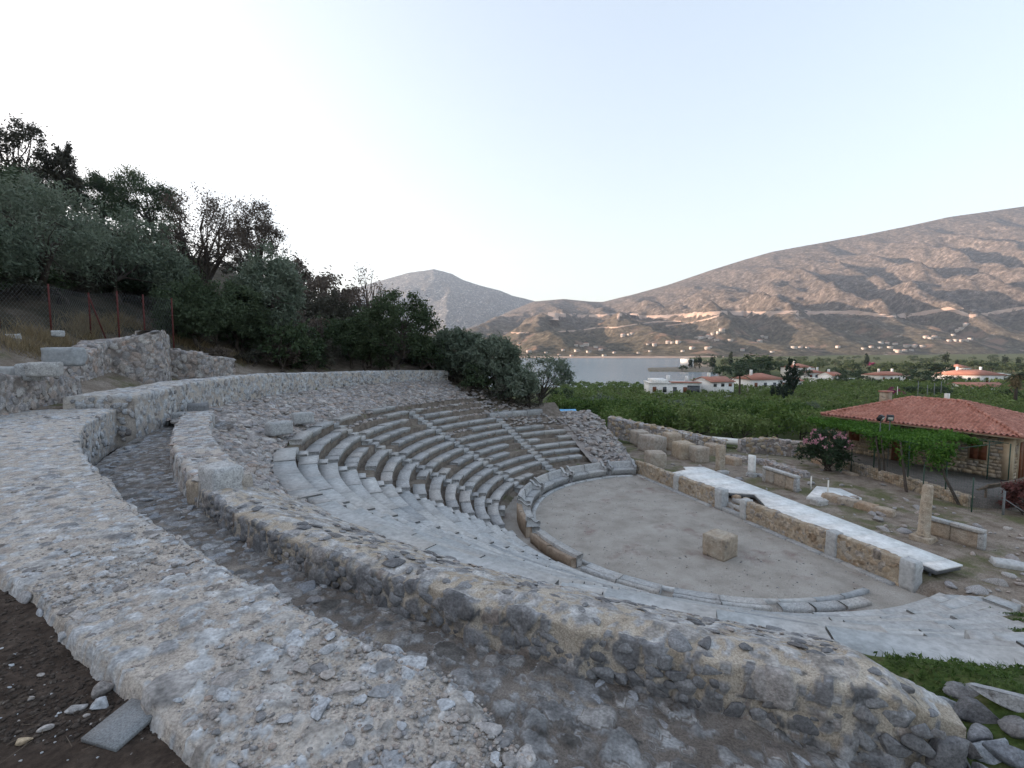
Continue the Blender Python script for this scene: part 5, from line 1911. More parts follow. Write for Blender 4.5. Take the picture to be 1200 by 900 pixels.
def put(name, label, cat, var, x, y, z, s, rz=None, group=None, sz=None):
    o = empty(name, label, cat, (x, y, z), random.uniform(0, 2 * PI) if rz is None else rz, group)
    o.scale = (s, s, s * (sz or 1))
    for nm, me in zip(('trunk', 'crown'), var):
        place(nm, me, o, world=False)
    return o


# bushes over the slope
BUSH = {'brown': plant_variants(700, 3, (1, 1, .8), M['brown_leaf'], 34, 1500, .065, .05, 3, .3, .3, 8, -.3, .75), 'green': plant_variants(710, 3, (1, 1, .85), M['oakgreen'], 34, 1700, .065, .05, 3, .3, .3, 5, -.4, .75),
        'dull': plant_variants(720, 2, (1, 1, .8), M['oakb2'], 34, 1600, .065, .05, 3, .3, .3, 6, -.4, .75)}
BT = {'brown': 'dry brown bush on the hillside above the theatre', 'green': 'low green bush on the hillside above the theatre', 'dull': 'dull grey-brown bush on the hillside above the theatre'}
SH = [(10, 352, 316, 34, 'dull'), (50, 350, 313, 32, 'green'), (95, 349, 316, 30, 'dull'), (140, 351, 320, 30, 'green'), (178, 362, 332, 28, 'dull'), (214, 386, 348, 28, 'green'), (238, 406, 374, 26, 'green'), (-30, 352, 312, 34, 'green'), (345, 335, 292, 26, 'brown'), (372, 345, 302, 30, 'brown'), (402, 362, 320, 28, 'brown'), (362, 384, 346, 30, 'dull'), (338, 372, 335, 22, 'brown'), (392, 388, 352, 24, 'dull'), (382, 402, 374, 22, 'green'), (350, 412, 385, 24, 'dull'), (422, 372, 345, 20, 'green'), (448, 360, 335, 16, 'brown'),
      (505, 448, 405, 22, 'green'), (560, 462, 428, 24, 'green'), (590, 472, 444, 22, 'dull'), (660, 486, 455, 22, 'green'), (684, 492, 468, 16, 'green'), (620, 480, 458, 18, 'dull'), (380, 432, 402, 20, 'dull'), (345, 430, 410, 18, 'green'), (300, 428, 408, 20, 'dull'), (210, 395, 362, 22, 'dull'), (255, 425, 404, 16, 'brown'), (110, 300, 275, 30, 'dull'), (330, 318, 280, 24, 'brown'), (285, 290, 262, 22, 'dull'), (200, 300, 268, 26, 'dull'), (40, 290, 262, 30, 'dull'), (100, 245, 222, 25, 'dull'), (135, 232, 212, 18, 'brown'), (530, 452, 425, 20, 'dull')]
for u, vb, vt, hw, kd in SH:
    b = on_ground(u, vb, 14)
    s = hw * b[1] / F_PX
    put('hillside_bush', BT[kd], 'bush', random.choice(BUSH[kd]), b[0], b[1], b[2] - .05, s, None, BT[kd].split(' on')[0] + 'es on the hillside', max(.5, (vb - vt) / 1.55 / hw))
n_ = 0
while n_ < 170:
    u, Y = random.uniform(-60, 480), random.uniform(30, 110)
    x = (u - 600) / F_PX * Y
    z = float(gh(x, Y))
    if math.hypot(x - OX, Y - OY) < 27 or z < 6.5:
        continue
    if n_ > 90:                                                # undergrowth at the foot of the slope
        r_, a_ = random.uniform(24.5, 36), math.radians(random.uniform(116, 160))
        x, Y = OX + r_ * math.cos(a_), OY + r_ * math.sin(a_)
        z = float(gh(x, Y))
    kd = random.choice(['dull', 'green', 'green', 'brown'] if n_ > 90 else ['brown', 'dull', 'dull', 'green'])
    put('hillside_bush', BT[kd], 'bush', random.choice(BUSH[kd]), x, Y, z - .1, random.uniform(.7, 1.9), None, BT[kd].split(' on')[0] + 'es on the hillside', random.uniform(.8, 1.3))
    n_ += 1
b = on_ground(400, 372, 20)
single('rock_outcrop', 'pale grey rock outcrop among the dry bushes under the bare skyline tree', 'rock', b[0], b[1], b[2] - .4, 3.6, 2.4, 2.6, .4, M['slab'], 801, .16)
b = on_ground(418, 366, 20)
single('rock_outcrop', 'smaller grey rock leaning beside the pale outcrop', 'rock', b[0], b[1], b[2] - .3, 2.2, 1.6, 1.9, 1.0, M['seat'], 802, .16)


# orchard
CIT = plant_variants(820, 4, (2.1, 2.1, 1.5), M['citrus'], 62, 1500, .15, .10, 1, .4, .45, 5, -.5, 1.75)
OLV = plant_variants(830, 2, (2.2, 2.2, 1.7), M['olive'], 50, 1300, .14, .11, 1, .4, .45, 6, -.5, 2.0)
spots = []
rgo = np.random.default_rng(5)
row_ = 42.0
while row_ < 235:
    stp_ = 4.3 if row_ < 90 else 5.6
    x = -30 + rgo.uniform(0, 3)
    while x < 270:
        X, Y = x + rgo.normal() * .5, row_ + rgo.normal() * .7
        u = 600 + F_PX * X / Y
        r_ = math.hypot(X - OX, Y - OY)
        z = float(gh(X, Y))
        hx, hy = X - 23.2, Y - 34
        lx, ly = hx * .456 - hy * .89, hx * .89 + hy * .456
        house = -4.5 < lx < 14 and -3.5 < ly < 11
        if 650 < u < 1260 and z > -9.4 and not house and not (X > 20.5 and Y < 44) and (Y > 45.5 or X < 7) and not (u < 690 and Y < 60):
            spots.append((Y, X, z))
        x += stp_
    row_ += stp_ * .92
spots.sort()
keep = [s for s in spots if random.random() > .08]
OT = 'rounded green citrus tree in the dense orchard beyond the theatre'
OT2 = 'silvery grey olive tree standing among the green citrus of the orchard'
cand = sorted(keep, key=lambda s: s[0])
for k, (Y, X, z) in enumerate(cand[:296]):
    ol = random.random() < .07
    put('olive_tree' if ol else 'citrus_tree', OT2 if ol else OT, 'tree', random.choice(OLV if ol else CIT), X, Y, z - .1, random.uniform(.8, 1.25) * (1 if Y < 90 else .8), None, 'olive trees scattered in the orchard' if ol else 'citrus trees of the orchard')
Vv, Tt = [], []
rgl = np.random.default_rng(9)
for Y, X, z in cand[296:]:
    L_, t, K = crown_points(np.array([2.4, 2.4, 1.7]) * rgl.uniform(.65, 1.0), rgl, 26, 150, .5, .26, -.3)
    V, F = leaf_quads(L_ + np.array([X, Y, z + 1.5]), .33, rgl, 1.0)
    Vv.append(V)
    Tt.append(np.repeat(t * .8 + rgl.random() * .2, 4))
Vv = np.concatenate(Vv)
place('far_orchard', mesh('far_orchard', Vv, np.arange(len(Vv)).reshape(-1, 4), M['citrus'], False, {'tint': np.concatenate(Tt)}), kind='stuff')

# cypresses, pines and palms of the coastal plain
CYP = plant_variants(850, 2, (.16, .16, .5), M['cypress'], 60, 900, .035, .015, 1, .2, .3, 3, -1.1, .52)
PIN = plant_variants(860, 3, (.5, .5, .36), M['oak'], 50, 900, .045, .025, 1, .4, .4, 5, -.5, .62)
GRN = plant_variants(870, 3, (.5, .5, .40), M['oakgreen'], 44, 800, .045, .025, 1, .4, .4, 5, -.6, .58)
CY = [(856, 431, 413, 'tall dark cypress rising left of the big round pine'), (835, 433, 416, 'slim cypress on the spit of land by the water'), (820, 432, 417, 'cypress in the pair on the spit, nearer the slim one'), (815, 432, 418, 'cypress in the pair on the spit, nearer the water'), (809, 432, 420, 'smallest cypress at the tip of the spit'),
      (926, 470, 423, 'tallest dark cypress beside the long white house'), (913, 472, 447, 'dark cypress in front of the long white house'), (919, 474, 450, 'dark cypress nearest the orchard under the tallest one'), (905, 468, 452, 'short cypress against the white house wall'), (1015, 432, 415, 'slim cypress beside the magenta tree on the plain'), (1107, 432, 413, 'cypress standing out from the dark hedge of pines'), (1121, 432, 422, 'small cypress by the red-roofed villa'), (1193, 433, 419, 'cypress above the palm at the edge'), (1177, 431, 416, 'thin cypress behind the palm')]
for u, vb, vt, txt in CY:
    b = on_ground(u, vb, 60, 1100)
    h = (vb - vt) * b[1] / F_PX * 1.05
    put('cypress_tree', txt, 'tree', random.choice(CYP), b[0], b[1], b[2], h, None, 'cypresses of the coastal plain')
PN = [(847, 446, 428, 12), (884, 442, 417, 24), (872, 444, 424, 16), (903, 440, 422, 14), (943, 446, 431, 8), (971, 448, 436, 8), (985, 452, 438, 8), (1000, 436, 424, 9), (1078, 453, 438, 17), (1045, 441, 430, 14), (1062, 440, 430, 14), (1088, 441, 428, 15), (1105, 441, 430, 13), (1028, 440, 430, 11), (1142, 436, 428, 12), (1160, 436, 429, 10), (1185, 438, 430, 12), (952, 434, 423, 9), (918, 433, 422, 9), (930, 430, 422, 8), (1115, 450, 440, 9), (990, 433, 425, 7), (965, 431, 424, 7), (1040, 447, 437, 9), (1100, 468, 452, 12), (1180, 470, 458, 12), (1070, 466, 452, 12), (800, 436, 428, 5), (865, 436, 424, 9), (1130, 432, 424, 8), (1010, 445, 436, 9), (1022, 452, 443, 8)]
for k, (u, vb, vt, hw) in enumerate(PN):
    b = on_ground(u, vb, 60, 1100)
    s = hw * 2 * b[1] / F_PX
    dk = k % 3 != 1
    put('pine_tree' if dk else 'round_tree', 'dark round-headed pine on the coastal plain beyond the orchard' if dk else 'mid-green bushy tree on the coastal plain beyond the orchard', 'tree', random.choice(PIN if dk else GRN), b[0], b[1], b[2] - .3, s, None, 'pines of the coastal plain' if dk else 'green trees of the coastal plain', max(.6, (vb - vt) / (hw * 2) / .95))
for k in range(120):
    Y = random.uniform(240, 900)
    u = random.uniform(860 if Y < 420 else 800, 1225)
    X = (u - 600) / F_PX * Y
    z = float(gh(X, Y))
    if z < -9.4:
        continue
    dk = random.random() < .5
    put('pine_tree' if dk else 'round_tree', 'dark round-headed pine on the coastal plain beyond the orchard' if dk else 'mid-green bushy tree on the coastal plain beyond the orchard', 'tree', random.choice(PIN if dk else GRN), X, Y, z - .3, random.uniform(6, 11), None, 'pines of the coastal plain' if dk else 'green trees of the coastal plain', random.uniform(.6, .95))


def palm(name, label, u, vb, vt, hw, skirt):
    b = on_ground(u, vb, 60, 900)
    s = b[1] / F_PX
    h = (vb - vt) * s
    R_ = hw * s
    o = empty(name, label, 'palm tree', tuple(b))
    V, F = tube([(b[0], b[1], b[2] - .3), (b[0] + .1, b[1], b[2] + h * .4), (b[0], b[1], b[2] + h - R_ * .7)], [R_ * .13, R_ * .10, R_ * .09], 8)
    place('trunk', mesh('trunk', V, F, M['bark'], True), o)
    rg = np.random.default_rng(int(u))
    VV, TT_ = [], []
    for k in range(34):
        a, el = rg.uniform(0, 2 * PI), rg.uniform(-.5 if skirt else -.1, 1.3)
        tip = np.array([math.cos(a) * math.cos(el), math.sin(a) * math.cos(el), math.sin(el) - .35])
        for q in range(26):
            f = (q + 1) / 26
            c = np.array([b[0], b[1], b[2] + h - R_ * .7]) + R_ * np.array([math.cos(a) * math.cos(el) * f, math.sin(a) * math.cos(el) * f, math.sin(el) * f - .55 * f * f])
            sd_ = np.array([-math.sin(a), math.cos(a), -.5]) * R_ * .16 * (1 - f * .6)
            t2 = np.array([math.cos(a), math.sin(a), 0]) * R_ * .05
            for sg in (1, -1):
                VV += [c, c + t2, c + sd_ * np.array([sg, sg, 1]) + t2 * 2, c + sd_ * np.array([sg, sg, 1]) + t2]
            TT_ += [rg.random()] * 8
    VV = np.array(VV)
    place('fronds', mesh('fronds', VV, np.arange(len(VV)).reshape(-1, 4), M['palm'], False, {'tint': TT_}), o)
    if skirt:
        V, F = leaf_quads(np.array([b[0], b[1], b[2] + h - R_ * 1.15]) + rg.normal(size=(260, 3)) * np.array([.2, .2, .28]) * R_, R_ * .14, rg)
        place('dead_fronds', mesh('dead_fronds', V, F, M['straw'], False, {'tint': rg.random(len(V))}), o)


palm('palm_tree', 'pale feathery palm in front of the gap between the white houses', 866, 470, 432, 11, False)
palm('palm_tree', 'palm with a skirt of brown dead fronds at the edge, beside the villa', 1189, 476, 430, 15, True)
FLW = plant_variants(880, 2, (.5, .5, .45), M['purple'], 30, 700, .05, .02, 2, .3, .3, 4, -.5, .5)
for u, vb, vt, hw, txt in ((1021, 431, 421, 4.5, 'magenta bougainvillea by the slim cypress on the plain'), (1047, 468, 455, 9, 'purple bougainvillea beyond the tiled roof, by a white post')):
    b = on_ground(u, vb, 60, 900)
    put('bougainvillea', txt, 'bush', FLW[0], b[0], b[1], b[2], hw * 2 * b[1] / F_PX, None, None, .9)

# oleander beside the stage ruins: leaves and pink flowers
b = np.array([19.9, 29.4, .3])
o = empty('oleander_bush', 'dark green oleander covered in pale pink flowers on its top', 'bush', tuple(b))
rg = np.random.default_rng(77)
L_, t, K = crown_points(np.array([1.35, 1.3, 1.25]), rg, 60, 3600, .35, .24, -.6)
V, F = leaf_quads(L_ + b + [0, 0, 1.3], .07, rg, 2.0)
tv, tf = limbs(b, b + [0, 0, 1.3], np.array([1.3, 1.3, 1.2]), K, rg, 6, .05, .25, 5)
place('stems', mesh('stems', tv, tf, M['bark'], True), o)
place('foliage', mesh('foliage', V, F, M['oleander'], False, {'tint': np.repeat(t, 4)}), o)
L2, t2, K2 = crown_points(np.array([1.42, 1.38, 1.35]), rg, 34, 520, .86, .12, .02)
L2 = L2[L2[:, 2] > .15]
V, F = leaf_quads(L2 + b + [0, 0, 1.35], .075, rg, 1.0)
place('flowers', mesh('flowers', V, F, M['pink'], False, {'tint': rg.random(len(V))}), o)

# grass at the near end of the seats, and dry grass on the bank
rg = np.random.default_rng(31)


def blades(C, h, wd, rg, lean=.5):
    n = len(C)
    a = rg.uniform(0, 2 * PI, n)
    hh = h * rg.uniform(.5, 1.4, n)
    side = np.stack([np.cos(a), np.sin(a), 0 * a], 1) * wd
    tip = np.stack([rg.normal(0, lean, n) * hh, rg.normal(0, lean, n) * hh, hh], 1)
    V = np.stack([C - side, C + side, C + tip * .6 + side * .6, C + tip], 1).reshape(-1, 3)
    return V, np.arange(n * 4).reshape(n, 4)


ar = rg.uniform(253, 292, 90000)
rad_ = rg.uniform(10, 20.5, 90000)
X, Y = OX + rad_ * np.cos(np.radians(ar)), OY + rad_ * np.sin(np.radians(ar))
lim = np.interp(rad_, [9.2, 10.5, 12, 14, 17.7, 17.9, 20], [299, 294, 281, 269.5, 256.5, 254.2, 254.6])
nz = fbm(p3(X / .9, Y / .9), 22, 3)
ok = (ar > lim + .3) & (nz > -.30 + (rad_ > 19.0) * .3)
C = np.stack([X, Y, gh(X, Y)], 1)[ok]
V, F = blades(C, .05, .006, rg, .9)
place('grass', mesh('grass', V, F, M['grass'], False, {'tint': np.repeat(np.clip(rg.random(len(C)) * .7 + .3 * (fbm(C / 1.3, 23, 2)), 0, 1), 4)}), kind='stuff')
low = C[rg.random(len(C)) < .55]
V, F = leaf_quads(low + np.stack([0 * low[:, 0], 0 * low[:, 0], rg.uniform(.005, .05, len(low))], 1), .026, rg, 1.0)
place('clover', mesh('clover', V, F, M['grass'], False, {'tint': np.repeat(.2 + rg.random(len(low)) * .7, 4)}), kind='stuff')
tf_ = []
for u, v, R_, n in ((112, 383, .9, 1500), (98, 392, .8, 700), (60, 400, 1.2, 700), (225, 405, 1.2, 900), (150, 380, 1.0, 500), (30, 410, 1.2, 500), (270, 420, 1.0, 500)):
    b = on_ground(u, v, 12)
    q = rg.normal(size=(n, 2)) * R_ * .45
    tf_.append(np.stack([b[0] + q[:, 0], b[1] + q[:, 1], gh(b[0] + q[:, 0], b[1] + q[:, 1])], 1))
C = np.concatenate(tf_)
V, F = blades(C, .42, .012, rg, .5)
place('dry_grass', mesh('dry_grass', V, F, M['straw'], False, {'tint': np.repeat(rg.random(len(C)), 4)}), kind='stuff')
ar = rg.uniform(100, 134, 9000)
rad_ = rg.uniform(15.6, 27, 9000)
X, Y = OX + rad_ * np.cos(np.radians(ar)), OY + rad_ * np.sin(np.radians(ar))
C = np.stack([X, Y, gh(X, Y)], 1)
C = C[fbm(p3(X / 1.2, Y / 1.2), 29, 3) > .12]
V, F = blades(C, .16, .012, rg, .6)
place('dry_grass', mesh('slope_grass', V, F, M['straw'], False, {'tint': np.repeat(rg.random(len(C)) * .7, 4)}), kind='stuff')

# red-posted wire fence on the slope
fence = empty('wire_fence', 'wire mesh fence on thin red posts across the slope above the dry-stone walls', 'fence', tuple(on_ground(63, 390, 14)))
FP = []
for u, vb, vt in ((-55, 396, 328), (3, 392, 331), (63, 388, 334), (109, 372, 344), (142, 378, 342), (172, 376, 346), (205, 378, 350)):
    Y = {-55: 18.2, 3: 18.8, 63: 20.2, 109: 22.5, 142: 22.6, 172: 23.6, 205: 24.8}[u]
    x = (u - 600) / F_PX * Y
    zt = EYE + (V_H - vt) * Y / F_PX
    zb = min(float(gh(x, Y)), EYE + (V_H - vb) * Y / F_PX)
    FP.append((x, Y, zb, zt))
    V, F = tube([(x, Y, zb - .2), (x, Y, zt)], .035, 6)
    place('fence_post', mesh('fence_post', V, F, M['red_metal']), fence)
q = FP[3]
V, F = tube([(q[0] + .75, q[1], q[2] - .2), (q[0], q[1], q[3] - .12)], .03, 6)
place('fence_brace', mesh('fence_brace', V, F, M['red_metal']), fence)
for a_, b_ in zip(FP[:-1], FP[1:]):
    parts = []
    a_, b_ = np.array(a_), np.array(b_)
    n = max(6, int(np.linalg.norm((b_ - a_)[:2]) / .12))
    m = 10
    for k in range(-m, n):
        for sg in (1, -1):
            i0, i1 = max(0, k), min(n, k + m)
            j0, j1 = i0 - k, i1 - k
            pp = []
            for i, j in ((i0, j0), (i1, j1)):
                f, g_ = i / n, j / m
                g_ = g_ if sg > 0 else 1 - g_
                base = a_ * (1 - f) + b_ * f
                pp.append((base[0], base[1], base[2] + .08 + (base[3] - base[2] - .14) * g_))
            if i1 > i0:
                parts.append(tube(pp, .0028, 3, False))
    V, F = join(parts)
    place('wire_mesh', mesh('wire_mesh', V, F, M['wire']), fence, kind='stuff')
# ------------------------------------------------------------------ the stone house, its terrace, pergola and fence
H0 = np.array([23.2, 34.0])
HX, HY = np.array([.456, -.89]), np.array([.89, .456])
HL, HWD, FZ, EZ = 9.5, 6.4, .85, 3.3
HYAW = math.atan2(HX[1], HX[0])


def hw_(x, y, z=0.0):
    p = H0 + HX * x + HY * y
    return (p[0], p[1], z)


def on_facade(u, v, off=0.0):
    """Local x and height of the facade point on the sight line of pixel u, v."""
    d = ray(u, v)
    p0 = H0 - HY * off
    t = (p0 @ HY) / (d[:2] @ HY)
    p = d * t
    return float((p[:2] - H0) @ HX), EYE + p[2]


house = empty('stone_house', 'low stone house with a red tiled hip roof and brown shutters, beyond the vine pergola', 'house', hw_(0, 0, FZ), HYAW)
M['house_stone'] = material('house_rubble', [(.3, (.22, .19, .16)), (.5, (.33, .29, .25)), (.7, (.42, .39, .35))], 3, 8, .95, .7, 20, .02, fine=30)


def hp(name, V, F, mat, parent=None, smooth=False, attrs=None, kind=None):
    o = place(name, mesh(name, V, F, mat, smooth, attrs), parent or house, world=False, kind=kind)
    return o


def bx(name, x0, x1, y0, y1, z0, z1, mat, parent=None):
    return hp(name, *box(x0, x1, y0, y1, z0, z1), mat, parent)


wh = EZ - FZ - .06
bx('wall', 0, HL, 0, HWD, -.5, wh, M['house_stone'])
st_ = []
T_ = []
n = 0
Fq = []
rg = np.random.default_rng(4)
for wall_, L_ in (('f', HL), ('e', HWD)):                     # coursed rubble, stone by stone
    z = .0
    while z < wh - .1:
        hgt = rg.uniform(.13, .24)
        x = .0
        while x < L_ - .1:
            wd = rg.uniform(.18, .48)
            if x + wd > L_:
                wd = L_ - x
            V, F = box(x + .012, x + wd - .012, -.03 - rg.uniform(0, .025), .01, z + .012, z + hgt - .012)
            V[:, 0] += rg.normal(size=8) * .014
            V[:, 2] += rg.normal(size=8) * .014
            if wall_ == 'e':
                V = np.stack([HL - V[:, 1], V[:, 0], V[:, 2]], 1)
            st_.append(V)
            Fq.append(F + n)
            n += 8
            T_ += [rg.random()] * 8
            x += wd
        z += hgt
hp('wall_stones', np.concatenate(st_), np.concatenate(Fq), M['stone_tan_attr'], attrs={'tint': T_}, kind='stuff')


def opening(kind, x0, x1, z0, z1, end=False):
    """Frame and shutters proud of the wall; on the facade or on the near end."""
    def m_(V):
        return np.stack([HL - V[:, 1], V[:, 0], V[:, 2]], 1) if end else V
    def piece(name, b, mat, par):
        V, F = box(*b)
        return hp(name, m_(V), F, mat, par)
    fr = piece(kind, (x0 - .09, x1 + .09, -.075, .02, z0 - .09 * (kind == 'window'), z1 + .10), M['plaster_tan'], None)
    mid = (x0 + x1) / 2
    for a, b in ((x0, mid - .008), (mid + .008, x1)):
        piece('shutter', (a, b, -.11, -.078, z0 + .01, z1), M['shutter'], fr)
        for k in range(1, 4):
            zz_ = z0 + (z1 - z0) * k / 4
            piece('shutter_rail', (a + .04, b - .04, -.122, -.112, zz_ - .03, zz_ + .03), M['shutter'], fr)


M['plaster_tan'] = material('tan_trim', [(.3, (.40, .31, .21)), (.7, (.50, .41, .30))], 2, 5, .9, .2)
x0, z0 = on_facade(1136, 549)
x1, z1 = on_facade(1158, 521)
opening('window', x0, x1, max(z0 - FZ, .9), min(z1 - FZ, wh - .25))
x0, z0 = on_facade(1045, 540)
x1, z1 = on_facade(1062, 521)
opening('door', x0, x1, .0, 2.0)
x0, z0 = on_facade(995, 520)
x1, z1 = on_facade(1008, 512)
opening('window', x0, x1, .9, 2.0)
opening('door', .9, 1.75, .0, 2.05, True)
bx('corner_pillar', HL - .32, HL + .06, -.07, .3, -.1, wh + .02, M['plaster_tan'])
bx('corner_pillar', -.06, .3, -.07, .3, -.1, wh + .02, M['plaster_tan'])
OV = .55
bx('eaves', -OV + .3, HL + OV, -OV, HWD + OV, wh, wh + .09, M['plaster_tan'])
RX0, RX1, RY0, RY1, RZ = -OV + .25, HL + OV + .04, -OV - .04, HWD + OV + .04, wh + .10
HB = (RY1 - RY0) / 2
RH = HB * .37


def tiles(origin, ex, ey, L_, D_, rise, ins0, ins1):
    """Barrel tiles on a roof slope: ex along the eave, ey up the slope (plan); the ends run in by ins per unit of depth."""
    nc, nr = int(L_ / .235), int(D_ / .36)
    s = np.linspace(0, nc, nc * 6 + 1)
    t = np.repeat(np.arange(nr + 1), 2)[1:-1].astype(float)
    bar = np.where((s % 1) < .62, np.sin(np.clip((s % 1) / .62, 0, 1) * PI) * .085, -.012 * np.sin((s % 1 - .62) / .38 * PI))
    jit = np.random.default_rng(3).normal(size=(nr + 1, nc + 1)) * .008
    V, keep = [], []
    for i, tt in enumerate(t):
        f = tt / nr
        stepz = .05 if i % 2 == 0 else .0
        row_i = min(int(tt) if i % 2 == 0 else int(tt) - 1, nr)
        z = f * rise + bar + stepz + jit[max(row_i, 0), np.clip(s.astype(int), 0, nc)]
        p = np.array(origin)[None] + np.outer(s * L_ / nc, ex) + np.array(ey)[None] * (f * D_)
        p = np.concatenate([p[:, :2], (origin[2] + z)[:, None]], 1)
        V.append(p)
    n_, m_ = len(t), len(s)
    F = grid_faces(n_, m_)
    sm = (s[:-1] + s[1:]) / 2 * L_ / nc
    tm = (t[:-1] + t[1:]) / 2 / nr * D_
    ok = (sm[None] >= tm[:, None] * ins0 - .06) & (sm[None] <= L_ - tm[:, None] * ins1 + .06)
    return np.array(V).reshape(-1, 3), F[ok.ravel()]


X3, Y3 = np.array([1., 0, 0]), np.array([0, 1., 0])
base = np.array(box(RX0, RX1, RY0, RY1, RZ - .03, RZ)[0])
ridge = [(RX0 + HB, (RY0 + RY1) / 2, RZ + RH - .01), (RX1 - HB, (RY0 + RY1) / 2, RZ + RH - .01)]
V = np.array([(RX0, RY0, RZ - .015), (RX1, RY0, RZ - .015), (RX1, RY1, RZ - .015), (RX0, RY1, RZ - .015)] + ridge)
roof = hp('roof', V, [np.array([[0, 1, 5, 4], [2, 3, 4, 5]]), np.array([[1, 2, 5], [3, 0, 4]])], M['tile'])
LX, LY = RX1 - RX0, RY1 - RY0
for org, ex, ey, L_ in (((RX0, RY0, RZ), X3, Y3, LX), ((RX1, RY0, RZ), Y3, -X3, LY), ((RX0, RY1, RZ), -Y3, X3, LY), ((RX1, RY1, RZ), -X3, -Y3, LX)):
    V, F = tiles(org, ex, ey, L_, HB, RH, 1.0, 1.0)
    hp('roof_tiles', V, F, M['tile'], roof, True, kind='stuff')
for a, b in ((ridge[0], ridge[1]), ((RX0, RY0, RZ + .03), ridge[0]), ((RX1, RY0, RZ + .03), ridge[1]), ((RX0, RY1, RZ + .03), ridge[0]), ((RX1, RY1, RZ + .03), ridge[1])):
    a, b = np.array(a), np.array(b)
    nn = int(np.linalg.norm(b - a) / .34)
    for k in range(nn):
        p, q = a + (b - a) * k / nn, a + (b - a) * (k + 1.08) / nn
        V, F = tube([p + [0, 0, .05], q + [0, 0, .03]], [.125, .10], 8)
        hp('ridge_tile', V, F, M['tile'], roof)
bx('chimney', 1.4, 1.95, 3.6, 4.15, wh + .5, wh + 1.75, M['wall_tan'], roof)
bx('chimney_cap', 1.34, 2.01, 3.54, 4.21, wh + 1.753, wh + 1.83, M['tile'], roof)
bx('vent_pipe', 5.2, 5.42, 3.4, 3.62, wh + 1.2, wh + 1.95, M['white_paint'], roof)

# terrace
TX = 21.4
TP = [(TX, 32.2), (TX + .2, 28), (TX + .5, 24.6), (TX + .9, 22.4)]
terr = [(TX + .05, 33.2)] + [(x + .1, y) for x, y in TP] + [(24.6, 21.9), hw_(9.6, 1.0)[:2], hw_(9.6, -.02)[:2], hw_(-.6, -.02)[:2]]
V, F = prism(terr, -.2, FZ - .02)
tag(place('terrace', mesh('terrace', V, F, M['concrete'])), 'dark concrete terrace floor between the vine trunks and the stone house', 'terrace')
stone_wall('terrace_wall', 'low pale rubble wall holding up the terrace under the vine', TP, .1, [.72, .76, .80, .74], .4, M['wall_tan'], 'tan', 30, .27, None, 240)
for k, (p, sx_, sz_, txt) in enumerate((((20.9, 31.3), 1.3, .35, 'long pale step stone at the far foot of the terrace wall'), ((20.4, 29.9), .9, .3, 'low grey stone step beside the oleander'), ((20.9, 28.5), .8, .22, 'flat stone at the foot of the terrace wall by the twin vine trunks'))):
    single('step_stone', txt, 'stone block', p[0], p[1], .28, .45, sx_, sz_, .1, M['block_tan'], 900 + k, .09, group='stones at the foot of the terrace')

# pergola: posts, beams, wires; the vine grows over it
perg = empty('pergola', 'thin dark green metal pergola carrying the grape vine along the terrace', 'pergola', (21.6, 28, FZ))
PPT = [(21.55, 32.6), (21.65, 30.2), (21.75, 27.8), (21.95, 25.6), (22.2, 23.6)]
for x, y in PPT:
    V, F = tube([(x, y, .3), (x, y, 2.95)], .032, 6)
    place('post', mesh('post', V, F, M['green_metal']), perg)
for u in (1100, 1158, 1183):
    xl, _ = on_facade(u, 540, .8)
    p = hw_(xl, -.8)
    V, F = tube([(p[0], p[1], FZ - .1), (p[0], p[1], 3.0)], .03, 6)
    place('post', mesh('post', V, F, M['green_metal']), perg)
V, F = tube([(x, y, 2.95) for x, y in PPT], .028, 6)
place('beam', mesh('beam', V, F, M['green_metal']), perg)
V, F = tube([hw_(-.8, -.7, 3.0), hw_(9.6, -.8, 3.0)], .028, 6)
place('beam', mesh('beam', V, F, M['green_metal']), perg)
for k, (x, y) in enumerate(PPT):
    p = hw_(.2 + 2.3 * k, -.8, 3.0)
    V, F = tube([(x, y, 2.98), p], .022, 5)
    place('cross_beam', mesh('cross_beam', V, F, M['green_metal']), perg)
vine = empty('grape_vine', 'bright green grape vine spread over the pergola and hanging down in ragged bunches', 'vine', (21.4, 27.5, .2))
rg = np.random.default_rng(12)
C, t = [], []
for k in range(15000):
    y = rg.uniform(25.9, 33.4)
    f = rg.random() ** .75
    xf = np.interp(y, [23.6, 25.6, 27.8, 30.2, 32.6, 34], [22.2, 21.95, 21.75, 21.65, 21.55, 21.5])
    xh = (H0 + HX * ((34.0 - y) / .89) - HY * .5)[0]
    x = xf - .45 + (max(xh - xf, 1.0) + .2) * f
    lump = fbm(np.array([x * .9, y * .9, 0.]), 61, 3)
    if lump < -.34:
        continue
    hang = max(0, fbm(np.array([x * 1.3, y * 1.3, 7.]), 62, 2) + .05)
    z = 3.02 + .22 * lump + rg.normal() * .09 - hang * rg.random() * (1.5 if f < .4 else .6)
    C.append((x, y, z))
    t.append(min(1, max(0, .5 + .4 * lump + rg.normal() * .2)))
for (u, v, wd_, hg_) in ((1062, 532, 9, 16), (1098, 534, 15, 18), (1110, 530, 10, 14), (1030, 522, 12, 10), (1080, 520, 20, 9)):
    p = ray(u, v)
    t0 = 22.0 / p[0]
    for k in range(420):
        C.append((22.0 + rg.normal() * .22, p[1] * t0 + rg.normal() * wd_ * .016, EYE + p[2] * t0 + rg.normal() * hg_ * .018))
        t.append(rg.random())
V, F = leaf_quads(np.array(C), .085, rg, 1.0)
place('foliage', mesh('foliage', V, F, M['vine'], False, {'tint': np.repeat(t, 4)}), vine)
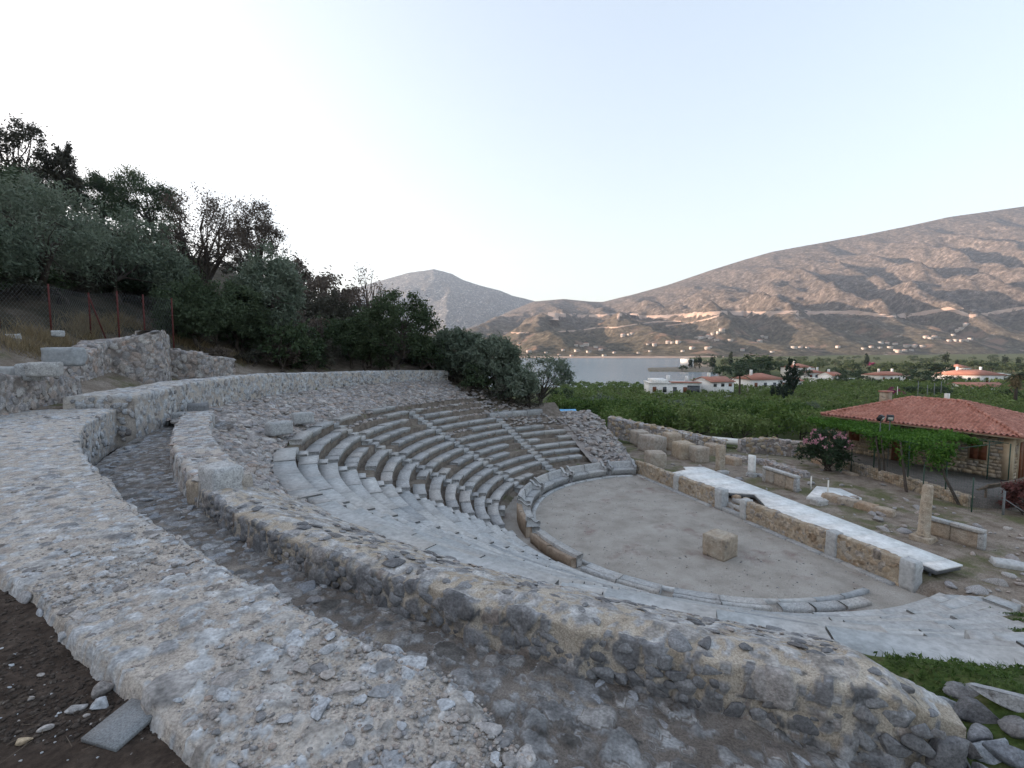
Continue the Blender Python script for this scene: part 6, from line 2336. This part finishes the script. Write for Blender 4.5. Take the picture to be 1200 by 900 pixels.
for k, (u, v, tx, ty) in enumerate(((1031, 566, 21.6, 27.6), (1037, 567, 21.7, 27.3), (1062, 580, 21.75, 26.0), (1119, 593, 22.3, 24.3))):
    b = P(u, v, .2)
    if k == 3:
        b = P(1124, 596, .2)
    m_ = (b + np.array([tx, ty, 3.0])) / 2
    V, F = tube([b - [0, 0, .2], b + [0, 0, .15], m_ + [rg.normal() * .1 - (.25 if k == 3 else 0), rg.normal() * .1, 0], (tx, ty, 3.0)], [.10, .075, .06, .045], 7)
    place('trunk', mesh('trunk', V, F, M['bark'], True), vine)

# floodlights on poles
fl = empty('floodlights', 'pair of black floodlights with pale faces on thin poles above the vine', 'floodlight', (22.6, 28.6, .3))
for k, u in enumerate((1032, 1043)):
    q = ray(u, 492)
    yy = 28.6
    p = np.array([q[0] / q[1] * yy, yy, EYE + q[2] / q[1] * yy])
    V, F = tube([(p[0], p[1], .2), (p[0], p[1], p[2])], .025, 6)
    place('pole', mesh('pole', V, F, M['steel']), fl)
    V, F = box(-.17, .17, -.12, .12, -.16, .16)
    mt = Matrix.Translation(Vector(p) + Vector((0, 0, .12))) @ Euler((.5, 0, -.5 if k else .5)).to_matrix().to_4x4()
    lp = place('lamp_housing', mesh('lamp_housing', V, F, M['black']), fl, mt)
    V, F = box(-.13, .13, -.126, -.121, -.12, .12)
    place('lamp_face', mesh('lamp_face', V, F, M['white_paint']), lp, world=False)

# green wire fence in front of the terrace, gate posts and lean-to at the near end
wf = empty('wire_fence', 'thin dark green wire fence running along the foot of the terrace', 'fence', (21.0, 27, .2))
FPQ = [P(938, 548, .2), P(997, 556, .2), P(1081, 584, .2), P(1138, 605, .2), P(1174, 612, .2)]
for p in FPQ[1:4]:
    V, F = tube([(p[0], p[1], -.1), (p[0], p[1], 2.05)], .03, 6)
    place('fence_post', mesh('fence_post', V, F, M['green_metal']), wf)
parts = []
for a, b in zip(FPQ[1:-1], FPQ[2:]):
    for z in np.arange(.15, 2.0, .12):
        parts.append(tube([a + [0, 0, z], b + [0, 0, z]], .003, 3, False))
    for f in np.linspace(0, 1, int(np.linalg.norm(b - a) / .14)):
        p = a + (b - a) * f
        parts.append(tube([p + [0, 0, .1], p + [0, 0, 1.98]], .003, 3, False))
V, F = join(parts)
place('wire_mesh', mesh('wire_mesh', V, F, M['green_metal']), wf, kind='stuff')
gp = P(1175, 608, .2)
gt = empty('gate_frame', 'white steel gate post with a slanting brace beside the lean-to', 'gate', tuple(gp))
V, F = tube([gp - [0, 0, .1], gp + [0, 0, 1.32]], .045, 8)
place('post', mesh('post', V, F, M['wire']), gt)
V, F = tube([gp + [0, 0, .95], gp + [.95, -1.0, 0]], .025, 6)
place('brace', mesh('brace', V, F, M['wire']), gt)
V, F = tube([gp + [-1.3, 1.0, .06], gp + [0, 0, .06]], .05, 6)
place('sill', mesh('sill', V, F, M['white_paint']), gt)
q0, q1 = P(1146, 574, 1.25), P(1186, 566, 1.35)
lt = empty('lean_to', 'small dark plank roof on a post at the near end of the terrace', 'shed', (q0[0], q0[1], .3))
for k in range(5):
    o = np.array([.16 * k, .16 * k * .2, .05 * k])
    d_ = (q1 - q0)
    V, F = tube([q0 + o, q0 + o + d_], .07, 5)
    V[:, 2] = (V[:, 2] - (q0 + o)[2]) * .5 + (q0 + o)[2]
    place('plank', mesh('plank', V, F, M['wood']), lt)
V, F = tube([(q1[0] - .1, q1[1], .2), (q1[0] - .1, q1[1], 1.33)], .06, 6)
place('post', mesh('post', V, F, M['wood']), lt)
V, F = tube([(q0[0] + .5, q0[1] + .1, .2), (q0[0] + .5, q0[1] + .1, 1.28)], .05, 6)
place('post', mesh('post', V, F, M['wood']), lt)
b = P(1194, 606, .25)
RED = leaf_material('red_leaf', [(0, (.055, .025, .022)), (.6, (.13, .05, .045)), (1, (.22, .11, .11))])
rg = np.random.default_rng(78)
L_, t, K = crown_points(np.array([.75, .75, .85]), rg, 40, 1900, .3, .24, -.7)
o = empty('oleander_bush', 'reddish twiggy bush at the edge by the lean-to', 'bush', tuple(b))
V, F = leaf_quads(L_ + b + [0, 0, .85], .055, rg, 1.6)
tv, tf = limbs(b, b + [0, 0, .85], np.array([.75, .75, .85]), K, rg, 7, .04, .25, 5)
place('stems', mesh('stems', tv, tf, M['bark'], True), o)
place('foliage', mesh('foliage', V, F, RED, False, {'tint': np.repeat(t, 4)}), o)
q = P(661, 482.5, .5)
bt = empty('tarpaulin', 'bright blue tarpaulin stretched low among the bushes at the orchard edge', 'tarpaulin', (q[0], q[1], .4))
g_ = np.linspace(0, 1, 9)
gx, gy = np.meshgrid(g_, g_, indexing='ij')
V = np.stack([q[0] - 1.5 + 3.0 * gx, q[1] - .9 + 1.8 * gy, .55 + .22 * gy - .5 * gx * (1 - gx) * .5 + .06 * fbm(p3(gx * 4, gy * 4), 3, 2)], -1).reshape(-1, 3)
place('sheet', mesh('sheet', V, grid_faces(9, 9), M['blue_tarp'], True), bt)
for dx, dy in ((-1.45, -.85), (1.45, -.85), (-1.45, .85), (1.45, .85)):
    V, F = tube([(q[0] + dx, q[1] + dy, -.6), (q[0] + dx, q[1] + dy, .55 + .12 * (dy > 0))], .03, 5)
    place('support_pole', mesh('support_pole', V, F, M['wood']), bt)


# ------------------------------------------------------------------ houses of the coastal plain and of the mountainside
def villa(label, u0, u1, vb, ve, depth, roof, rz=0.0, group=None, wins=4, storeys=1, rise=.3, tint=None, chim=1, dist=None, name='villa'):
    b = on_ground((u0 + u1) / 2, vb, 60, 1100)
    if dist:
        d = ray((u0 + u1) / 2, vb)
        b = np.array([d[0] / d[1] * dist, dist, EYE + d[2] / d[1] * dist])
    s = b[1] / F_PX
    L_, h = (u1 - u0) * s, (vb - ve) * s
    o = empty(name, label, 'house', (b[0], b[1] + depth / 2, b[2]), rz, group)
    def pt(nm, V, F, mat, par=None):
        return place(nm, mesh(nm, V, F, mat), par or o, world=False)
    x0, x1, y0, y1 = -L_ / 2, L_ / 2, -depth / 2, depth / 2
    pt('wall', *box(x0, x1, y0, y1, -1.0, h), M['plaster'])
    ov = .45
    if roof == 'flat':
        rf = pt('roof', *box(x0 - .25, x1 + .25, y0 - .25, y1 + .25, h + .002, h + .22), M['plaster'])
    elif roof == 'hip':
        hb = depth / 2 + ov
        e = [(x0 - ov, y0 - ov, h), (x1 + ov, y0 - ov, h), (x1 + ov, y1 + ov, h), (x0 - ov, y1 + ov, h)]
        r2 = min(hb, (L_ / 2 + ov) * .9)
        e += [(x0 - ov + r2, 0, h + hb * rise), (x1 + ov - r2, 0, h + hb * rise)]
        rf = pt('roof', np.array(e, float), [np.array([[0, 1, 5, 4], [2, 3, 4, 5], [3, 2, 1, 0]]), np.array([[1, 2, 5], [3, 0, 4]])], M['roof_far'])
    else:
        hb = depth / 2 + ov
        e = []
        for x in (x0 - ov, x1 + ov):
            e += [(x, y0 - ov, h - .05), (x, 0, h + hb * rise), (x, y1 + ov, h - .05), (x, y1 + ov, h - .25), (x, 0, h + hb * rise - .2), (x, y0 - ov, h - .25)]
        F = [np.array([[i, (i + 1) % 6, 6 + (i + 1) % 6, 6 + i] for i in range(6)]), np.array([[0, 5, 4, 1], [1, 4, 3, 2], [6, 7, 10, 11], [7, 8, 9, 10]])]
        rf = pt('roof', np.array(e, float), F, M['roof_far'])
        pt('gable', np.array([(x0, y0, h), (x0, y1, h), (x0, 0, h + depth / 2 * rise), (x1, y0, h), (x1, y1, h), (x1, 0, h + depth / 2 * rise)]), np.array([[0, 2, 1], [3, 4, 5]]), M['plaster'])
    for c in range(chim):
        cx = x0 + L_ * (.25 + .45 * c)
        pt('chimney', *box(cx, cx + .8, -.4, .4, h + .1, h + depth * .5 * rise * (roof != 'flat') + 1.5), M['plaster'], rf)
    for st__ in range(storeys):
        zz_ = h * (st__ + .38) / storeys
        for k in range(wins):
            cx = x0 + L_ * (k + .5) / wins
            wd = min(.65, L_ / wins * .3)
            door = st__ == 0 and k == wins // 2
            fr = pt('door' if door else 'window', *box(cx - wd - .08, cx + wd + .08, y0 - .05, y0 + .02, (.05 if door else zz_ - .08), zz_ + h / storeys * .38 + .08), M['plaster'])
            pt('pane', *box(cx - wd, cx + wd, y0 - .08, y0 - .052, (.08 if door else zz_), zz_ + h / storeys * .38), M['shutter'] if (k + st__) % 3 == 0 else M['glass'], fr)
    return o, (x0, x1, y0, y1, h, pt)


o, (x0, x1, y0, y1, h, pt) = villa('long white flat-roofed house by the water, in two steps with a white chimney', 764, 822, 466, 449.5, 12, 'flat', -.12, None, 5, 1, .3, None, 0)
pt('upper_block', *box(x0 + 1.2, x0 + 6.5, y0 + 1, y1 - 1, h + .23, h + 1.3), M['plaster'])
pt('roof_edge', *box(x0 + 7.5, x1 + .3, y0 - .4, y0 + 5, h + .225, h + .5), M['roof_far'])
pt('chimney', *box(x0 + 7, x0 + 8.2, 0, 1, h + .23, h + 2.6), M['plaster'])
pt('chimney', *box(x0 + 13.6, x0 + 14.4, 0, .8, h + .51, h + 2.4), M['plaster'])
pt('veranda', *box(x1 - 4.4, x1 - .2, y0 - .12, y0 - .054, .4, h - .6), M['glass'])
villa('white gabled house with a low red roof next to the feathery palm', 827, 858, 466, 447, 10, 'gable', .25, None, 3, 2, .28, None, 1)
villa('long white house with a shallow red roof behind the tallest cypress', 876, 923, 459, 445, 14, 'hip', .12, None, 4, 1, .32, None, 1)
villa('white villa wing with a small red roof just past the tallest cypress', 928, 940, 456, 446, 8, 'gable', .1, None, 2, 1, .3, None, 0)
villa('red-roofed house behind the dark trees, above the long white house', 930, 954, 442, 431, 14, 'hip', .2, None, 3, 1, .35, None, 1)
villa('cream house with white chimneys between two dark bushes', 950, 968, 446, 437, 10, 'hip', -.2, None, 3, 1, .3, None, 2)
villa('white low house with a flat grey roof in front of the cream house', 956, 966, 450, 444, 9, 'flat', 0, None, 2, 1, .3, None, 0)
villa('pinkish house with a red roof between bushes and the white wall', 974, 987, 450, 440, 10, 'gable', .1, None, 2, 1, .3, None, 1)
villa('white house with a white chimney at the hedge end', 988, 1000, 450, 444, 9, 'flat', .1, None, 2, 1, .3, None, 1)
villa('white cottage with a red roof alone at the foot of the dark round pine', 1028, 1067, 448, 440, 12, 'hip', .1, None, 4, 1, .3, None, 2)
villa('largest white villa with red roofs and several chimneys, near the edge palm', 1122, 1182, 450, 440, 15, 'hip', -.05, None, 6, 1, .34, None, 2)
villa('long low outbuilding with a red roof in front of the largest villa', 1128, 1178, 458.5, 453, 7, 'gable', -.05, None, 4, 1, .4, None, 0)
villa('white flat block adjoining the largest villa by the palm', 1168, 1184, 449, 438, 12, 'flat', 0, None, 2, 1, .3, None, 0)
villa('small house with a steep red roof behind the largest villa', 1123, 1138, 438, 431, 12, 'hip', 0, None, 2, 1, .4, None, 0)
villa('white house on the shore behind the cypress pair on the spit', 803, 812, 430.5, 421, 12, 'flat', .2, None, 2, 2, .3, None, 0)
FARH = [(890, 428, 8), (903, 427, 9), (918, 428.5, 6), (972, 428, 9), (1000, 428, 8), (1052, 430, 8), (1068, 430, 7), (1085, 429, 7), (1148, 429, 8), (1162, 430, 10), (1188, 430, 8), (962, 432, 7), (985, 434, 8), (1010, 434, 6), (1040, 434, 6), (870, 430, 6), (845, 428, 6), (832, 426, 6), (826, 429, 7)]
for k, (u, v, w_) in enumerate(FARH):
    villa('small cream house with a red roof on the far plain below the mountain', u - w_ / 2, u + w_ / 2, v + 1.5, v - 1.6, 11, 'hip' if k % 2 else 'gable', random.uniform(-.4, .4), 'houses on the far plain', 3, 1, .35, None, k % 2, dist=650 + 60 * (k % 5), name='far_house')

MH = [(608, 403), (675, 405.6), (682, 406), (687, 405), (676, 412), (670, 418), (698, 407), (704, 411), (708, 417.4), (730, 394), (738, 393), (741, 392), (759, 404), (767, 405), (762, 412), (783, 402), (788, 402), (795, 402), (816, 396), (821, 397), (825, 396), (830, 395), (836, 392), (833, 397), (842, 390), (846, 388), (856, 399.5), (829, 409), (832, 407.5), (811, 409), (840, 399), (890, 401), (897, 396), (893, 395), (930.5, 408), (938, 408), (946, 408), (982, 407.5), (1012, 409), (1021, 407.5), (1032, 402.5), (1039.5, 403), (1031, 408), (1049, 404), (1043, 408), (1062, 406.5), (1067, 405), (1072, 406.5), (1081, 406.5), (1060, 412), (1050, 411), (1053, 413), (1068, 411), (1085, 396), (1090, 397), (1095, 395.5), (1117, 393), (1122, 388), (1127, 385.5), (1132, 381), (1120, 399.5), (1126, 400), (1132, 399.5), (1112, 400), (1137, 398), (720, 414), (690, 413), (660, 411), (640, 414), (655, 417), (748, 414), (620, 413), (800, 412), (870, 411), (905, 413)]
MT = 'tiny white house on the far mountainside above the bay'
hv = []
for k in range(4):
    L_, D_, h = 13 + k, 10, 6 + k % 2 * 2.5
    wl_ = mesh('wall', *box(-L_ / 2, L_ / 2, -D_ / 2, D_ / 2, -7, h), M['plaster_far'])
    if k % 2:
        rv = np.array([(-L_ / 2 - .6, -D_ / 2 - .6, h), (L_ / 2 + .6, -D_ / 2 - .6, h), (L_ / 2 + .6, D_ / 2 + .6, h), (-L_ / 2 - .6, D_ / 2 + .6, h), (-L_ / 4, 0, h + 2), (L_ / 4, 0, h + 2)], float)
        rf_ = mesh('roof', rv, [np.array([[0, 1, 5, 4], [2, 3, 4, 5]]), np.array([[1, 2, 5], [3, 0, 4]])], M['roof_far'])
    else:
        rf_ = mesh('roof', *box(-L_ / 2 - .4, L_ / 2 + .4, -D_ / 2 - .4, D_ / 2 + .4, h + .01, h + .6), M['plaster_far'])
    wn_ = mesh('window', *join([box(-L_ / 2 + (q + .5) * L_ / 4 - .8, -L_ / 2 + (q + .5) * L_ / 4 + .8, -D_ / 2 - .12, -D_ / 2 - .05, 2.2, 4.4) for q in range(4)]), M['glass'])
    hv.append((wl_, rf_, wn_))
for k, (u, v) in enumerate(MH):
    p = on_mount(u, v)
    if p is None:
        continue
    o = empty('mountain_house', MT, 'house', tuple(p), random.uniform(-.5, .5), 'white houses on the mountainside')
    sc = random.uniform(.75, 1.25) * min(1.15, max(.55, p[1] / 1750))
    o.scale = (sc, sc, sc * .9)
    for nm, me in zip(('wall', 'roof', 'windows'), hv[k % 4]):
        place(nm, me, o, world=False)

# poles standing in the orchard
for k, (u, vb, vt) in enumerate(((1075, 468, 447), (1086, 468, 451), (1094, 470, 449), (1102, 468, 447), (1051, 467, 453))):
    b = on_ground(u, 470, 60)
    s = b[1] / F_PX
    V, F = tube([tuple(b - [0, 0, .3]), (b[0], b[1], EYE + (V_H - vt) * s)], .09, 6)
    tag(place('pole', mesh('pole', V, F, M['white_paint'] if k == 4 else M['wire'])), 'short white post beside the purple bougainvillea' if k == 4 else 'thin grey pole standing in the orchard behind the tiled roof', 'pole', None if k == 4 else 'poles in the orchard')

# ------------------------------------------------------------------ haze
hm = bpy.data.materials.new('haze')
hm.use_nodes = True
hm.node_tree.nodes.clear()
pv = hm.node_tree.nodes.new('ShaderNodeVolumePrincipled')
pv.inputs['Color'].default_value = (.64, .79, 1, 1)
pv.inputs['Density'].default_value = 6.5e-5
pv.inputs['Anisotropy'].default_value = .2
om = hm.node_tree.nodes.new('ShaderNodeOutputMaterial')
hm.node_tree.links.new(pv.outputs[0], om.inputs['Volume'])
V, F = box(-7200, 9000, -2700, 6500, -15.5, 1350)
place('haze', mesh('haze', V, F, hm), kind='stuff')
